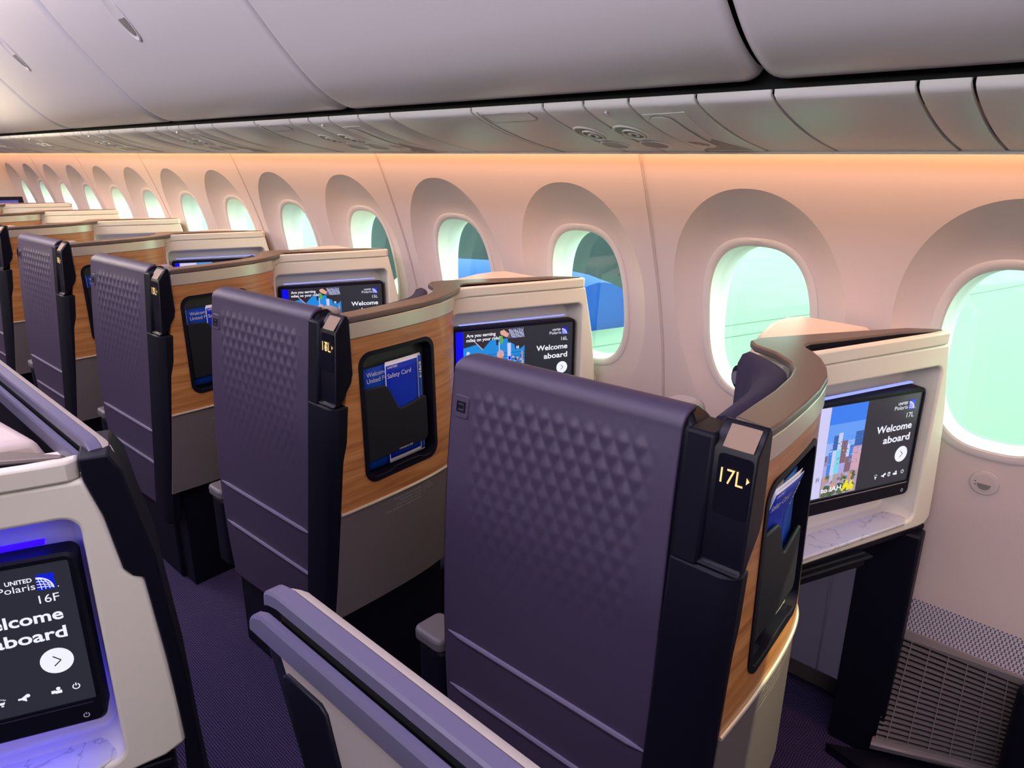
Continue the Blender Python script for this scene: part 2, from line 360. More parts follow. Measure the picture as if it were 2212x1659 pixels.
def monitor(off, seat, kind, label, bezelmat='black'):
    loc = (SO[0]+off[0], SO[1]+off[1], .806)
    r = empty('seat_monitor', loc, label, 'monitor', 'monitors in the seat pods')
    mb = MB()
    out = rrect(0, SW, .806, 1.086, .014); back = [SCR(a, z, -.035) for a, z in out]
    inn = rrect(.013, SW-.010, .846, 1.076, .003); rim = rrect(.004, SW-.004, .810, 1.082, .012)
    R = [back, [SCR(a, z, -.004) for a, z in out], [SCR(a, z, 0) for a, z in rim], [SCR(a, z, 0) for a, z in inn], [SCR(a, z, -.004) for a, z in inn]]
    mb.loft(R, bezelmat); bz = mb.build('bezel', r, SO)
    mb = MB(); ribbon(mb, [(.02, .842), (SW-.014, .842)], .0025, .001, 'chrome'); mb.build('trim_line', bz, SO)
    mb = MB(); ringr(mb, SW-.026, .822, .0036, .0012, .0012, 'print', 120, 420); ribbon(mb, [(SW-.026, .823), (SW-.026, .827)], .0012, .0012, 'print'); mb.build('power_symbol', bz, SO)
    mb = MB(); rect(mb, .013, SW-.010, .846, 1.076, -.003, 'panel'); mb.build('display', r, SO)
    mb = MB(); D = -.0026
    if kind == 'city':
        rect(mb, .090, .142, .850, 1.074, D, 'scrgrey')
        rect(mb, .142, .254, 1.03, 1.074, D, 'sky1'); rect(mb, .142, .254, .985, 1.03, D, 'sky2'); rect(mb, .142, .254, .900, .985, D, 'sky3')
        D2 = D+.0003; D3 = D+.0006; D4 = D+.0009
        for a0, a1, z0, z1, m, d in ((.162, .176, .91, 1.002, 'tower', D2), (.176, .189, .91, 1.007, 'towerl', D2), (.189, .207, .91, .986, 'brick', D2), (.207, .216, .91, .975, 'towerl', D2),
                                     (.216, .229, .91, .972, 'glassb', D2), (.229, .254, .91, 1.004, 'tower', D2), (.227, .254, .905, .967, 'pink', D3), (.152, .163, .90, .962, 'glassb', D3),
                                     (.163, .174, .888, .966, 'towerl', D3), (.174, .189, .90, .966, 'cyan', D3), (.188, .207, .895, .93, 'lav', D3), (.207, .226, .90, .944, 'brick', D3),
                                     (.142, .154, .905, .940, 'lav', D2), (.143, .151, .93, .955, 'brick', D2), (.165, .175, .885, .91, 'towerl', D4)):
            rect(mb, a0, a1, z0, z1, d, m)
        random.seed(3)
        for k in range(70):
            a = random.uniform(.153, .252); z = random.uniform(.925, .995)
            rect(mb, a, a+.0035, z, z+.002, D4, random.choice(['tower', 'glassb', 'towerl', 'brick', 'cyan']) if z < .965 else random.choice(['tower', 'glassb']))
        rect(mb, .142, .254, .850, .905, D4, 'road')
        for k in range(60):
            a = random.uniform(.146, .250); z = random.uniform(.853, .905); disc(mb, a, z, random.uniform(.003, .007), D4+.0002, random.choice(['leaf', 'leaf2', 'leaf', 'orange', 'lav', 'leaf2', 'pink', 'road']), 7)
        for k in range(26): disc(mb, random.uniform(.145, .25), random.uniform(.853, .874), .007, D4+.0003, random.choice(['leaf', 'leaf2']), 7)
        for k in range(22): disc(mb, .226+random.gauss(0, .008), .868+random.gauss(0, .006), .0045, D4+.0005, 'yellow', 6)
        pic = mb.build('picture', r, SO)
        mb = MB(); put_text(mb, 'to IAH', lambda a, b: SCR(a, b, D4+.0008), .143, .862, .0125, 'white', bold=True, width=.063)
        mb.build('destination_lettering', pic, SO); mb = MB(); put_text(mb, 'FI', lambda a, b: SCR(a, b, D4+.0008), .132, .893, .011, 'panel', align='R'); mb.build('picture_lettering', pic, SO)
    elif kind == 'ride':
        rect(mb, .013, .039, .850, 1.074, D, 'scrblue'); rect(mb, .039, .252, .850, 1.074, D, 'seatblue')
        D2 = D+.0003; D3 = D+.0006; D4 = D+.0009
        for k in range(14): rect(mb, .039, .252, .990-.011*k, .9925-.011*k, D2, 'seatdk')
        rect(mb, .039, .252, 1.040, 1.074, D2, 'dkpic'); flat(mb, [(.039, 1.04), (.039, 1.02), (.14, 1.04)], D2, 'dkpic')
        flat(mb, [(.075, 1.042), (.135, 1.042), (.105, 1.010)], D2, 'dkpic'); ribbon(mb, [(.076, 1.04), (.105, 1.010)], .003, D3, 'pink')
        flat(mb, [(.150, 1.04), (.16, 1.04), (.158, 1.02), (.152, 1.02)], D2, 'dkpic')
        flat(mb, [(.192, 1.045), (.252, 1.05), (.252, 1.012), (.235, 1.000), (.225, 1.012), (.22, .996), (.215, 1.018), (.192, 1.03)], D2, 'dkpic')
        for k in range(9): ribbon(mb, [(.195+.006*k, 1.070-.002*(k % 3)), (.210+.005*k, 1.040)], .0022, D3, 'towerl')
        for k in range(8): ribbon(mb, [(.195+.007*k, 1.040), (.200+.0066*k, 1.072)], .0016, D3, 'lav')
        flat(mb, [(.165, 1.066), (.178, 1.070), (.196, 1.055), (.19, 1.043), (.176, 1.050), (.166, 1.056)], D3, 'skin')
        flat(mb, [(.168, 1.052), (.174, 1.048), (.176, 1.030), (.170, 1.022), (.164, 1.028), (.165, 1.044)], D3, 'picgreen')
        flat(mb, [(.190, 1.024), (.203, 1.024), (.203, .965), (.192, .965)], D3, 'scrgrey'); rect(mb, .194, .202, .968, .980, D4, 'scrblue')
        flat(mb, rrect(.049, .060, .960, 1.008, .005, 3), D3, 'scrgrey')
        flat(mb, [(.160, 1.03), (.163, 1.03), (.164, 1.0), (.161, 1.0)], D3, 'scrgrey')
        disc(mb, .166, .988, .0125, D3, 'skin'); disc(mb, .166, .992, .0115, D3+.0001, 'pink'); disc(mb, .168, .979, .006, D4, 'orange')
        flat(mb, [(.155, .972), (.18, .972), (.20, .955), (.205, .90), (.14, .90), (.142, .955)], D2+.0002, 'yellow')
        for k in range(30): disc(mb, random.uniform(.21, .25), random.uniform(.93, .978), .004, D3, random.choice(['brick', 'skin', 'lav', 'dkpic', 'towerl']), 7)
        rect(mb, .241, .245, .93, .995, D4, 'orange')
        pic = mb.build('picture', r, SO)
        mb = MB(); place = lambda a, b: SCR(a, b, D4+.0006)
        put_text(mb, 'Are you earning', place, .049, 1.055, .0105, 'white', bold=True, width=.100)
        put_text(mb, 'miles on your ride?', place, .049, 1.040, .0105, 'white', bold=True, width=.116)
        mb.build('headline_lettering', pic, SO); mb = MB(); put_text(mb, '18', place, .222, 1.004, .008, 'white', bold=True); mb.build('picture_lettering', pic, SO)
    else:
        rect(mb, .013, .036, .850, 1.074, D, 'scrblue'); rect(mb, .036, .115, .850, 1.074, D, 'scrgrey'); rect(mb, .115, .190, .850, 1.074, D, 'bluebar'); mb.build('picture', r, SO)
    # right-hand column
    mb = MB(); D = -.0024; place = lambda a, b: SCR(a, b, D)
    put_text(mb, 'UNITED', place, .384, 1.0505, .0062, 'white', 'R', True, width=.031)
    put_text(mb, 'Polaris', place, .386, 1.0385, .0100, 'white', 'R', False, width=.043)
    put_text(mb, seat, place, .411, 1.0155, .0125, 'white', 'R', False, width=.024)
    put_text(mb, 'Welcome', place, .411, .9865, .0175, 'white', 'R', True, width=.116)
    put_text(mb, 'aboard', place, .411, .957, .0180, 'white', 'R', True, width=.088)
    mb.build('lettering', r, SO)
    mb = MB(); rect(mb, .3885, .4095, 1.0355, 1.0595, D, 'logoblue')
    for q in (.25, .5, .75, 1.0):
        ribbon(mb, [(.3885+.019*q*math.sin(math.radians(t)), 1.0365+.019*math.cos(math.radians(t))*1.0) for t in range(0, 91, 9)], .0009, D+.0003, 'white')
    for q in (.22, .45, .68, .9):
        ribbon(mb, [(.3885+.019*math.sin(math.radians(t)), 1.0365+.019*q*math.cos(math.radians(t))) for t in range(0, 91, 9)], .0009, D+.0003, 'white')
    disc(mb, .4125, 1.037, .0008, D, 'white', 8); mb.build('logo', r, SO)
    mb = MB(); disc(mb, .392, .921, .0205, D, 'white'); ribbon(mb, [(.388, .929), (.397, .921), (.388, .913)], .0017, D+.0003, 'panel'); mb.build('arrow_button', r, SO)
    mb = MB(); z = .872
    ringr(mb, .408, z, .0042, .0014, D, 'white', 120, 420); ribbon(mb, [(.408, z+.001), (.408, z+.006)], .0014, D, 'white')
    disc(mb, .386, z+.003, .0028, D, 'white', 10); rect(mb, .382, .390, z-.005, z, D, 'white'); rect(mb, .377, .382, z-.004, z+.001, D, 'white')
    if kind != 'sixteen': flat(mb, rrect(.359, .367, z-.005, z+.006, .002, 2), D, 'white'); rect(mb, .361, .365, z-.003, z+.003, D+.0003, 'panel')
    flat(mb, [(.337, z-.002), (.341, z-.002), (.347, z-.006), (.347, z+.005), (.341, z+.001), (.337, z+.001)], D, 'white'); disc(mb, .349, z+.003, .003, D, 'white', 10)
    flat(mb, [(.314, z+.001), (.322, z+.001), (.320, z-.003), (.316, z-.003)], D, 'white'); rect(mb, .3165, .3195, z-.006, z-.004, D, 'white')
    for t in (30, 60, 90, 120, 150): ribbon(mb, [(.318+.003*math.cos(math.radians(t)), z+.002+.003*math.sin(math.radians(t))), (.318+.006*math.cos(math.radians(t)), z+.002+.005*math.sin(math.radians(t)))], .0009, D, 'white')
    mb.build('icons', r, SO)
    return r

# ------------------------------------------------------------------ seat pod builder (row 17 frame)
CAP_OUT = [(.955, .388), (1.02, .390), (1.115, .399), (1.204, .411), (1.284, .429), (1.347, .455), (1.404, .487), (1.440, .515)]
CAP_SLOT = [(1.464, .541), (1.485, .552), (1.508, .551), (1.57, .522), (1.754, .441), (1.852, .380)]
CAP_IN = [(1.860, .384), (1.812, .450), (1.64, .556), (1.478, .650), (1.440, .654), (1.410, .630), (1.385, .575), (1.338, .524), (1.295, .497), (1.239, .481), (1.143, .466), (1.04, .458), (.972, .452)]
def shell_parts(r, led, right_pillar=False):
    L_OUT = [(-.035, .712), (.470, .712), (.500, .716), (.515, .735), (.512, .80), (.503, .92), (.492, 1.02), (.472, 1.12), (.456, 1.194), (-.035, 1.194)]
    F_OUT = [(-.035, .712), (.440, .712), (.50, .722), (.530, .738), (.528, .82), (.523, .894), (.512, 1.035), (.499, 1.041), (.489, 1.055), (.477, 1.140), (.462, 1.194), (-.035, 1.194)]
    """monitor surround with its recess, lip, cove light and marble shelf"""
    mb = MB()
    out = F_OUT if right_pillar else L_OUT
    zt = 1.1015 if right_pillar else 1.0992
    mb.loft([[SH(s, z, 0) for s, z in out], [SH(s, z, .13) for s, z in out]], 'shell')
    o = mb.build('monitor_surround', r, BP)
    c = MB(); c.loft([[SH(s, z, -.05) for s, z in rrect(-.020, .448, .738, 1.142, .022)], [SH(s, z, .012) for s, z in rrect(-.020, .448, .738, 1.142, .022)], [SH(s, z, .085) for s, z in rrect(-.012, .436, .744, 1.126, .03)]], 'shell')
    co = c.build('c', None, BP); co.parent = r; co.location = (0, 0, 0); bpy.context.view_layer.update()
    cut(o, co)
    md = o.modifiers.new('bevel', 'BEVEL'); md.width = .006; md.segments = 3; md.limit_method = 'ANGLE'; md.angle_limit = math.radians(50)
    # lip with slot behind it
    mb = MB()
    lip = lambda s, d0, d1, z0, z1: [SH(s, z0, d0), SH(s, z0, d1), SH(s, z1, d1), SH(s, z1, d0)]
    mb.loft([lip(-.045, -.010, .03, 1.170, 1.215), lip(.0, -.004, .02, 1.190, 1.2225), lip(.04, -.003, .016, 1.193, 1.2235), lip(.25, -.004, .016, 1.194, 1.2235), lip(.40, -.004, .016, 1.194, 1.2235), lip(.445, -.002, .020, 1.194, 1.2235), lip(.458, .008, .030, 1.194, 1.222)], 'lip')
    mb.build('lip', r, BP, bevel=.004)
    mb = MB(); mb.loft([[SH(s, z, d) for s, d in ((.0, .012), (.452, .014), (.452, .07), (.0, .1))] for z in (1.190, 1.1965)], 'black'); mb.build('slot_floor', r, BP)
    mb = MB(); sl = [(p[0]-.0015, p[1]-.003) for p in CAP_SLOT]; mb.loft([[(x, y, 1.194) for x, y in sl]+[(x+.003, y+.004, 1.194) for x, y in sl[::-1]], [(x, y, 1.2225) for x, y in sl]+[(x+.003, y+.004, 1.2225) for x, y in sl[::-1]]], 'black'); mb.build('slot_wall', r, BP)
    mb = MB()
    mb.loft([[SH(s, z, d) for z, d in ((1.097, .034), (zt, .034), (zt, .044), (1.097, .044))] for s in (.018, .400)], led); mb.build('cove_light', r, BP)
    mb = MB()
    mb.loft([[SH(s, z, d) for z, d in ((.800, .058), (.808, .058), (.808, .066), (.800, .066))] for s in (.02, .40)], led); mb.build('cove_light', r, BP)
    mb = MB(); sp = [(-.03, -.012), (.41, -.004), (.436, .012), (.438, .05), (.42, .082), (-.03, .082)]
    mb.loft([[SH(s, .733, d) for s, d in sp], [SH(s, .742, d) for s, d in sp]], 'marble'); mb.build('marble_shelf', r, BP, bevel=.003)
    mb = MB(); mb.loft([[SH(s, z, d) for s, d in ((-.04, .0), (.27, -.012), (.275, .10), (-.04, .10))] for z in (.662, .70)], 'black')
    mb.loft([[SH(s, z, d) for s, d in ((-.04, -.012), (.285, -.022), (.285, .10), (-.04, .10))] for z in (.684, .692)], 'black'); mb.build('tray_table', r, BP, bevel=.004)
    mb = MB(); mb.loft([[SH(s, z, d) for s, d in ((-.03, .004), (.508, .004), (.508, .12), (-.03, .12))] for z in (.696, .711)], 'black'); mb.build('under_trim', r, BP, bevel=.003)

def cap_parts(r):
    mb = MB(); poly = CAP_OUT+CAP_SLOT+CAP_IN
    mb.prism(poly, 'z', 1.210, 1.2265, 'cap'); mb.build('top_cap', r, BP, bevel=.006, seg=3, smooth=40)
    # console surface beyond the cap
    mb = MB(); lo = [(1.452, .640), (1.60, .75), (1.86, .75), (1.868, .60), (1.866, .40), (1.80, .43)]; hi = [(1.478, .646), (1.57, .690), (1.70, .722), (1.78, .722), (1.83, .700), (1.858, .535), (1.70, .575)]
    lo = [(1.472, .645), (1.575, .712), (1.70, .742), (1.79, .742), (1.852, .712), (1.872, .53), (1.70, .58)]
    mb.loft([[(x, y, .95) for x, y in lo], [(x, y, 1.17) for x, y in lo], [(x, y, 1.2155 if k < 5 else 1.206) for k, (x, y) in enumerate(hi)]], 'tan2'); mb.build('console_top', r, BP, bevel=.012, seg=3)
M['tan2'] = mat('ivory console top', (.60, .49, .41), .45)

def make_pod():
    r = empty('seat_pod', BP, '', 'seat pod', 'window side seat pods')
    # wood panel with opening for the pocket
    o = wood_slab(.716, 1.176, 'wood', .022, 5).build('wood_panel', r, BP)
    c = MB(); c.loft([[(x, y, z) for x, z in rrect(.983, 1.243, .778, 1.124, .034)] for y in (.30, .56)], 'wood')
    co = c.build('c', None, BP); co.parent = r; co.location = (0, 0, 0); bpy.context.view_layer.update(); cut(o, co)
    wood_slab(1.170, 1.212, 'band', .028, 2, off=.003).build('metal_band', r, BP, bevel=.003)
    mb = MB(); x, y, z = SH(-.028, 0, -.006); mb.box(x-.004, x+.004, y-.006, y+.02, 1.166, 1.2, 'ink'); mb.build('band_clip', r, BP)
    wood_slab(.420, .712, 'kick', .022, 5, shrink=.35).build('kick_panel', r, BP)
    n = len(WOOD_B)
    mb = MB(); mb.tube([(p[0], p[1]-.001, .714) for p in WOOD_B], .0045, 'band', 8); mb.build('trim_strip', r, BP)
    mb = MB(); mb.prism([(.90, .41), (1.24, .44), (1.32, .50), (1.32, .60), (.90, .60)], 'z', .0, .43, 'black'); mb.build('plinth', r, BP, bevel=.004)
    # placard text on the kick panel
    mb = MB(); pl = lambda a, b: (a, face_y(a, b)-.0015, b)
    for k, (s_, w) in enumerate((('During taxi, takeoff and landing', .105), ('- Stow tray table and footrest', .085), ('- Stow items under the seat', .10), ('- Place seatback in upright position', .14))):
        put_text(mb, s_, pl, 1.170, .695-.010*k, .0045, 'greyprint', 'R', width=w)
    for k, s_ in enumerate(('Fasten', 'seat belt', 'while seated')): put_text(mb, s_, pl, 1.192, .700-.008*k, .004, 'greyprint', 'L', width=.02+.004*k)
    mb.add([pl(1.183, .676), pl(1.184, .676), pl(1.184, .706), pl(1.183, .706)], [(0, 1, 2, 3)], 'greyprint')
    mb.build('placard', r, BP)
    # pocket
    p = MB(); fr = lambda x0, x1, z0, z1, rr, dy: [(x, face_y(x, z)+dy, z) for x, z in rrect(x0, x1, z0, z1, rr, 8)]
    p.loft([fr(.983, 1.243, .778, 1.124, .034, .034), fr(.977, 1.249, .772, 1.130, .038, .002), fr(.977, 1.249, .772, 1.130, .038, -.003), fr(.989, 1.237, .784, 1.118, .028, -.003), fr(.993, 1.233, .790, 1.112, .026, .034)], 'black', caps=False)
    pk = p.build('literature_pocket', r, BP)
    p = MB(); p.add(fr(.985, 1.241, .78, 1.122, .03, .033), [tuple(range(36))], 'olive'); p.build('pocket_back', pk, BP)
    outl = [(.992, .828), (.992, 1.024), (1.000, 1.031), (1.062, 1.027), (1.074, 1.018), (1.104, .958), (1.114, .951), (1.125, .951), (1.205, .962), (1.214, .958), (1.216, .845), (1.206, .830)]
    p = MB(); p.loft([[(x, face_y(x, z)+(.010 if q else .002), z) for x, z in outl] for q in (1, 0)], 'pouch'); po = p.build('pouch', pk, BP, bevel=.003)
    p = MB(); put_text(p, 'Literature only', lambda a, b: (a, face_y(a, b)+.0015, b), 1.10, .834, .006, 'print', width=.05)
    p.build('pouch_lettering', po, BP)
    p = MB(); p.loft([[(x, face_y(x, z)+dy, z) for x, z in ((.995, .786), (1.06, .786), (1.085, .794), (1.17, .794), (1.19, .786), (1.232, .786), (1.232, .778), (.995, .778))] for dy in (-.002, .03)], 'black'); p.build('pocket_sill', pk, BP, bevel=.002)
    # pillar
    px = lambda z: .885+.094*(z-.714)
    mb = MB(); rings = []
    for z in (.30, .55, .80, 1.005): x = px(z); rings.append([(x-.022, .500, z), (x-.022, .412, z), (x-.014, .394, z), (x, .385, z), (x+.03, .388, z), (x+.03, .500, z)])
    mb.loft(rings, 'black'); mb.loft([[(px(z)-.022, .500, z), (px(z)-.022, .450, z), (px(z)+.05, .450, z), (px(z)+.05, .500, z)] for z in (1.0, 1.10, 1.214)], 'black'); mb.build('pillar', r, BP, bevel=.006)
    mb = MB()
    prof = [(.890, 1.008), (.8995, 1.015), (.913, 1.195), (.9385, 1.229), (.945, 1.2335), (.952, 1.230), (.955, 1.222), (.956, 1.085), (.950, 1.062), (.912, 1.008)]
    mb.prism(prof, 'y', .383, .455, 'gloss'); hd = mb.build('sign_head', r, BP, bevel=.005, seg=3)
    sgn = lambda a, z, d=0: (.9005+.0125*(z-1.012)/.183-.0015-d, .447-a, z)   # a from forward edge towards the tail
    mb = MB(); mb.add([sgn(a, z) for a, z in rrect(.005, .059, 1.095, 1.190, .007, 3)], [tuple(range(16))], 'gloss'); mb.build('sign_plate', hd, BP)
    mb = MB(); t0 = np.array([.9133, 1.197]); t1 = np.array([.9395, 1.229])
    mb.add([(t0[0]+(t1-t0)[0]*b-.0012, .447-a, t0[1]+(t1-t0)[1]*b+.001) for a, b in rrect(.008, .056, .04, .96, .012, 3)], [tuple(range(16))], 'mirror'); mb.build('aisle_light_lens', hd, BP)
    shell_parts(r, 'ledlav'); cap_parts(r)
    # inner cushion and its round speaker
    mb = MB(); cu = catmull([(.985, .462), (1.14, .474), (1.235, .489), (1.285, .505), (1.325, .534), (1.365, .580), (1.388, .618)], 4); rings = []
    for i, p_ in enumerate(cu):
        q0, q1 = np.array(cu[max(i-1, 0)]), np.array(cu[min(i+1, len(cu)-1)]); t = (q1-q0)/np.linalg.norm(q1-q0); nn = np.array([-t[1], t[0]]); th = .034+.026*math.sin(i/len(cu)*3.1)
        f = lambda d, z: (p_[0]+nn[0]*d, p_[1]+nn[1]*d, z)
        rings.append([f(.0, .80), f(.0, 1.213), f(.012, 1.219), f(th*.75, 1.214), f(th, 1.195), f(th*1.1, .80)])
    mb.loft(rings, 'navy'); mb.build('side_cushion', r, BP, smooth=60)
    mb = MB()
    for rr, h, m in ((.026, .010, 'gloss'), (.020, .014, 'black'), (.014, .016, 'grey')):
        cxx, cyy, cz = 1.372, .632, 1.162; nn = Vector((-.82, .57, 0)); tt = Vector((.57, .82, 0))
        mb.loft([[tuple(Vector((cxx, cyy, cz))+nn*hh+tt*rr*math.cos(2*math.pi*k/24)+Vector((0, 0, rr*math.sin(2*math.pi*k/24)))) for k in range(24)] for hh in (-.005, h)], m)
    mb.build('speaker_disc', r, BP)
    # footwell side and support
    mb = MB(); mb.prism([(1.848, .338), (1.905, .342), (1.905, .47), (1.848, .475)], 'z', 0, .70, 'black'); mb.build('support', r, BP, bevel=.006)
    mb = MB(); mb.prism([(.47, .19), (.98, .19), (.98, .69), (.475, .69)], 'x', 1.852, 1.875, 'grey'); mb.prism([(.53, .19), (.534, .19), (.534, .69), (.53, .69)], 'x', 1.849, 1.853, 'grey'); mb.build('footwell_liner', r, BP, bevel=.004)
    return r
def sign_text(r, s, off):
    mb = MB(); sgn = lambda a, z: (.9005+.0125*(z-1.012)/.183-.0035, .447-a, z)
    put_text(mb, s, sgn, .012, 1.146, .0235, 'amber', 'L', False, width=.036)
    mb.add([sgn(.0525, 1.153), sgn(.0525, 1.164), sgn(.0575, 1.1585)], [(0, 1, 2)], 'amber')
    return mb.build('seat_number', r, BP)

# ------------------------------------------------------------------ quilted seat (row 17 frame)
ZP = [.30, .45, .63, .80, .96, 1.10, 1.20]
XA = [.862, .853, .850, .856, .866, .881, .895]; XB = [.885, .868, .862, .876, .890, .905, .922]
YB = [.494, .494, .495, .500, .505, .509, .512]
SP = (.93, .75, 0)
def seat_x(y, z):
    yb = interp(z, ZP, YB); t = (1.003-y)/(1.003-yb); return lerp(interp(z, ZP, XA), interp(z, ZP, XB), t)
# smooth the profile
_zz = np.linspace(.30, 1.20, 60)
def _sm(v):
    y = np.interp(_zz, ZP, v); k = np.ones(9)/9; yp = np.concatenate([y[0]-(y[1]-y[0])*np.arange(4, 0, -1), y, y[-1]+(y[-1]-y[-2])*np.arange(1, 5)]); return np.convolve(yp, k, 'valid')
_xa, _xb = _sm(XA), _sm(XB)
def seat_x(y, z):
    yb = interp(z, ZP, YB); t = (1.003-y)/(1.003-yb); zc = min(z, 1.20)
    return lerp(float(np.interp(zc, _zz, _xa)), float(np.interp(zc, _zz, _xb)), t)
def make_seat():
    r = empty('airline_seat', SP, '', 'airline seat', 'aisle side seats')
    nu, nv = 150, 210
    def q(y, z):
        def sst(x): x = min(1, max(0, x)); return x*x*(3-2*x)
        env = sst((z-.72)/.40)*sst((1.185-z)/.03)*sst((y-.535)/.05)*sst((.965-y)/.05)
        if env <= 0: return 0
        w, h = .033, .058; a = y/w; b = z/h
        u = a+b; v = a-b; fu = abs((u % 1)-.5)*2; fv = abs((v % 1)-.5)*2   # diamond cells
        return env*.0052*(1-max(fu, fv))
    def fn(i, j):
        t = j*(.92+.062); z = .285+t
        if z <= 1.200: zz = z; dx = 0; dz = 0
        ry = .030
        y0 = interp(min(z, 1.2), ZP, YB); y1 = 1.003
        if t > .915:
            a = (t-.915)/.067*math.pi/2; zz = 1.200+.034*math.sin(a); dx = .038*(1-math.cos(a))
            k = max(0, (zz-1.205)/.029); y1 = 1.003-ry*(1-math.sqrt(max(0, 1-k*k))) if k < 1 else 1.003-ry
        y = lerp(y0, y1, i); x = seat_x(y, zz)+dx-q(y, zz)
        return (x, y, zz)
    mb = MB(); mb.grid(fn, nu, nv, 'fabric'); mb.build('quilted_back', r, SP, smooth=80, solid=.010)
    # dark shell behind the quilted cover
    mb = MB(); rings = []
    for z in list(np.linspace(.28, 1.19, 16))+[1.205, 1.218, 1.226]:
        k = max(0, (z-1.19)/.036); yb = interp(min(z, 1.2), ZP, YB)-.022+.028*k*k; ya = 1.016-.028*k*k
        fr = .006+.022*k*k
        rings.append([(seat_x(yb, z)+fr, yb, z), (seat_x(ya, z)+fr, ya, z), (seat_x(ya, z)+.075-.01*k, ya, z), (seat_x(yb, z)+.075-.01*k, yb, z)])
    mb.loft(rings, 'gloss'); mb.build('back_shell', r, SP, bevel=.008, seg=3)
    for z in (.629, .491):
        mb = MB(); rings = []
        for y in np.linspace(.497, .990, 14):
            x = seat_x(y, z); e = .3 if y in (.497, .990) else 1
            rings.append([(x+.002, y, z-.006*e), (x-.004*e, y, z-.005*e), (x-.006*e, y, z), (x-.004*e, y, z+.005*e), (x+.002, y, z+.006*e)])
        mb.loft(rings, 'ridge'); mb.build('ridge', r, SP)
    mb = MB(); sk = lambda d: [(seat_x(y, z)-d, y, z) for y, z in rrect(.956, .994, 1.112, 1.157, .006, 3)]
    mb.loft([sk(-.002), sk(.0025)], 'fabric'); lt = mb.build('latch', r, SP, bevel=.0012)
    mb = MB()
    for y0, y1, z0, z1 in ((.966, .984, 1.124, 1.127), (.966, .984, 1.142, 1.145), (.983, .986, 1.124, 1.145), (.964, .967, 1.124, 1.145), (.970, .981, 1.131, 1.138)):
        mb.loft([[(seat_x(y, z)-d, y, z) for y, z in ((y0, z0), (y1, z0), (y1, z1), (y0, z1))] for d in (.002, .004)], 'black')
    mb.build('latch_grip', lt, SP)
    # dark side closing the gap to the pillar, seat base, armrest, headrest
    mb = MB(); mb.loft([[(seat_x(.5, z)+.012, .497, z), (seat_x(.5, z)+.045, .497, z), (seat_x(.6, z)+.045, .62, z), (seat_x(.6, z)+.02, .62, z)] for z in (.15, .3, .5, .7, .9, 1.1, 1.19)], 'black'); mb.build('side_cover', r, SP, bevel=.004)
    mb = MB(); mb.prism([(.885, .50), (1.36, .52), (1.36, .98), (.885, 1.03)], 'z', 0, .30, 'black'); mb.build('seat_base', r, SP, bevel=.01)
    mb = MB(); mb.prism([(.955, .52), (1.38, .60), (1.40, 1.02), (.955, 1.02)], 'z', .30, .47, 'navy'); mb.build('seat_cushion', r, SP, bevel=.03, seg=4)
    mb = MB(); mb.prism(rrect(.850, .935, 1.022, 1.118, .02), 'z', .540, .575, 'armtop'); mb.prism(rrect(.856, .93, 1.022, 1.11, .02), 'z', .30, .54, 'black'); mb.build('armrest', r, SP, bevel=.010, seg=3)
    mb = MB(); mb.prism(rrect(.945, 1.035, .525, .590, .025), 'z', 1.12, 1.222, 'headrest'); mb.build('headrest', r, SP, bevel=.016, seg=4)
    return r

# ------------------------------------------------------------------ literature
CP = (1.11, .41, .80)
def make_card(row):
    r = empty('safety_card', (CP[0], CP[1]+ROW*row, CP[2]), '', 'safety card', 'blue safety cards in the literature pockets')
    lean = .0
    if row == 0:
        pf = lambda x, z, d=0: (x-.078+max(0, z-.9)*.02, face_y(x-.078, z)+.014-max(0, z-1.0)*.27-d, z+.033-(x-1.07)*.08)
    else: pf = lambda x, z, d=0: (x, face_y(x, z)+.012-d, z)
    X0, X1, Z0, Z1 = 1.071, 1.206, .800, 1.080
    def sheet(name, x0, x1, z0, z1, d, m, parent, n=8):
        mb = MB(); mb.grid(lambda i, j: pf(lerp(x0, x1, i), lerp(z0, z1, j), d), n, n*2, m); return mb.build(name, parent, CP, solid=.0006)
    sheet('back_page', X0+.004, X1, Z0, Z1+.004, -.004, 'paper', r)
    if row == 0:
        mb = MB()
        mb.grid(lambda i, j: (lerp(.995, 1.105, i), face_y(1.05, 1.1)+.010+.012*i, lerp(1.04, lerp(1.124, 1.140, i)+.006*math.sin(i*math.pi), j)), 10, 8, 'paper'); mb.build('inner_page', r, CP, solid=.0006)
    sheet('cover', X0, X1, Z0, Z1, 0, 'paper', r)
    c = sheet('blue_front', X0+.0025, X1-.016, Z0+.012, Z1-.006, .001, 'cardblue', r)
    sheet('edge_band', X1-.013, X1-.0015, Z0+.004, Z1-.002, .001, 'bookblue', r)
    mb = MB(); pl = lambda a, b: pf(a, b, .0022)
    put_text(mb, 'UNITED', pl, 1.078, 1.066, .0058, 'print', bold=True, width=.036)
    put_text(mb, 'Safety Card', pl, 1.077, 1.040, .0125, 'print', width=.086)
    vs, fs = text_polys('B787-9', True); x0 = min(v[0] for v in vs); x1 = max(v[0] for v in vs)
    mb.add([pf(X1-.011+v[1]*.0115, 1.060-(v[0]-x0)/(x1-x0)*.046, .0024) for v in vs], fs, 'print')
    mb.build('lettering', r, CP)
    return r
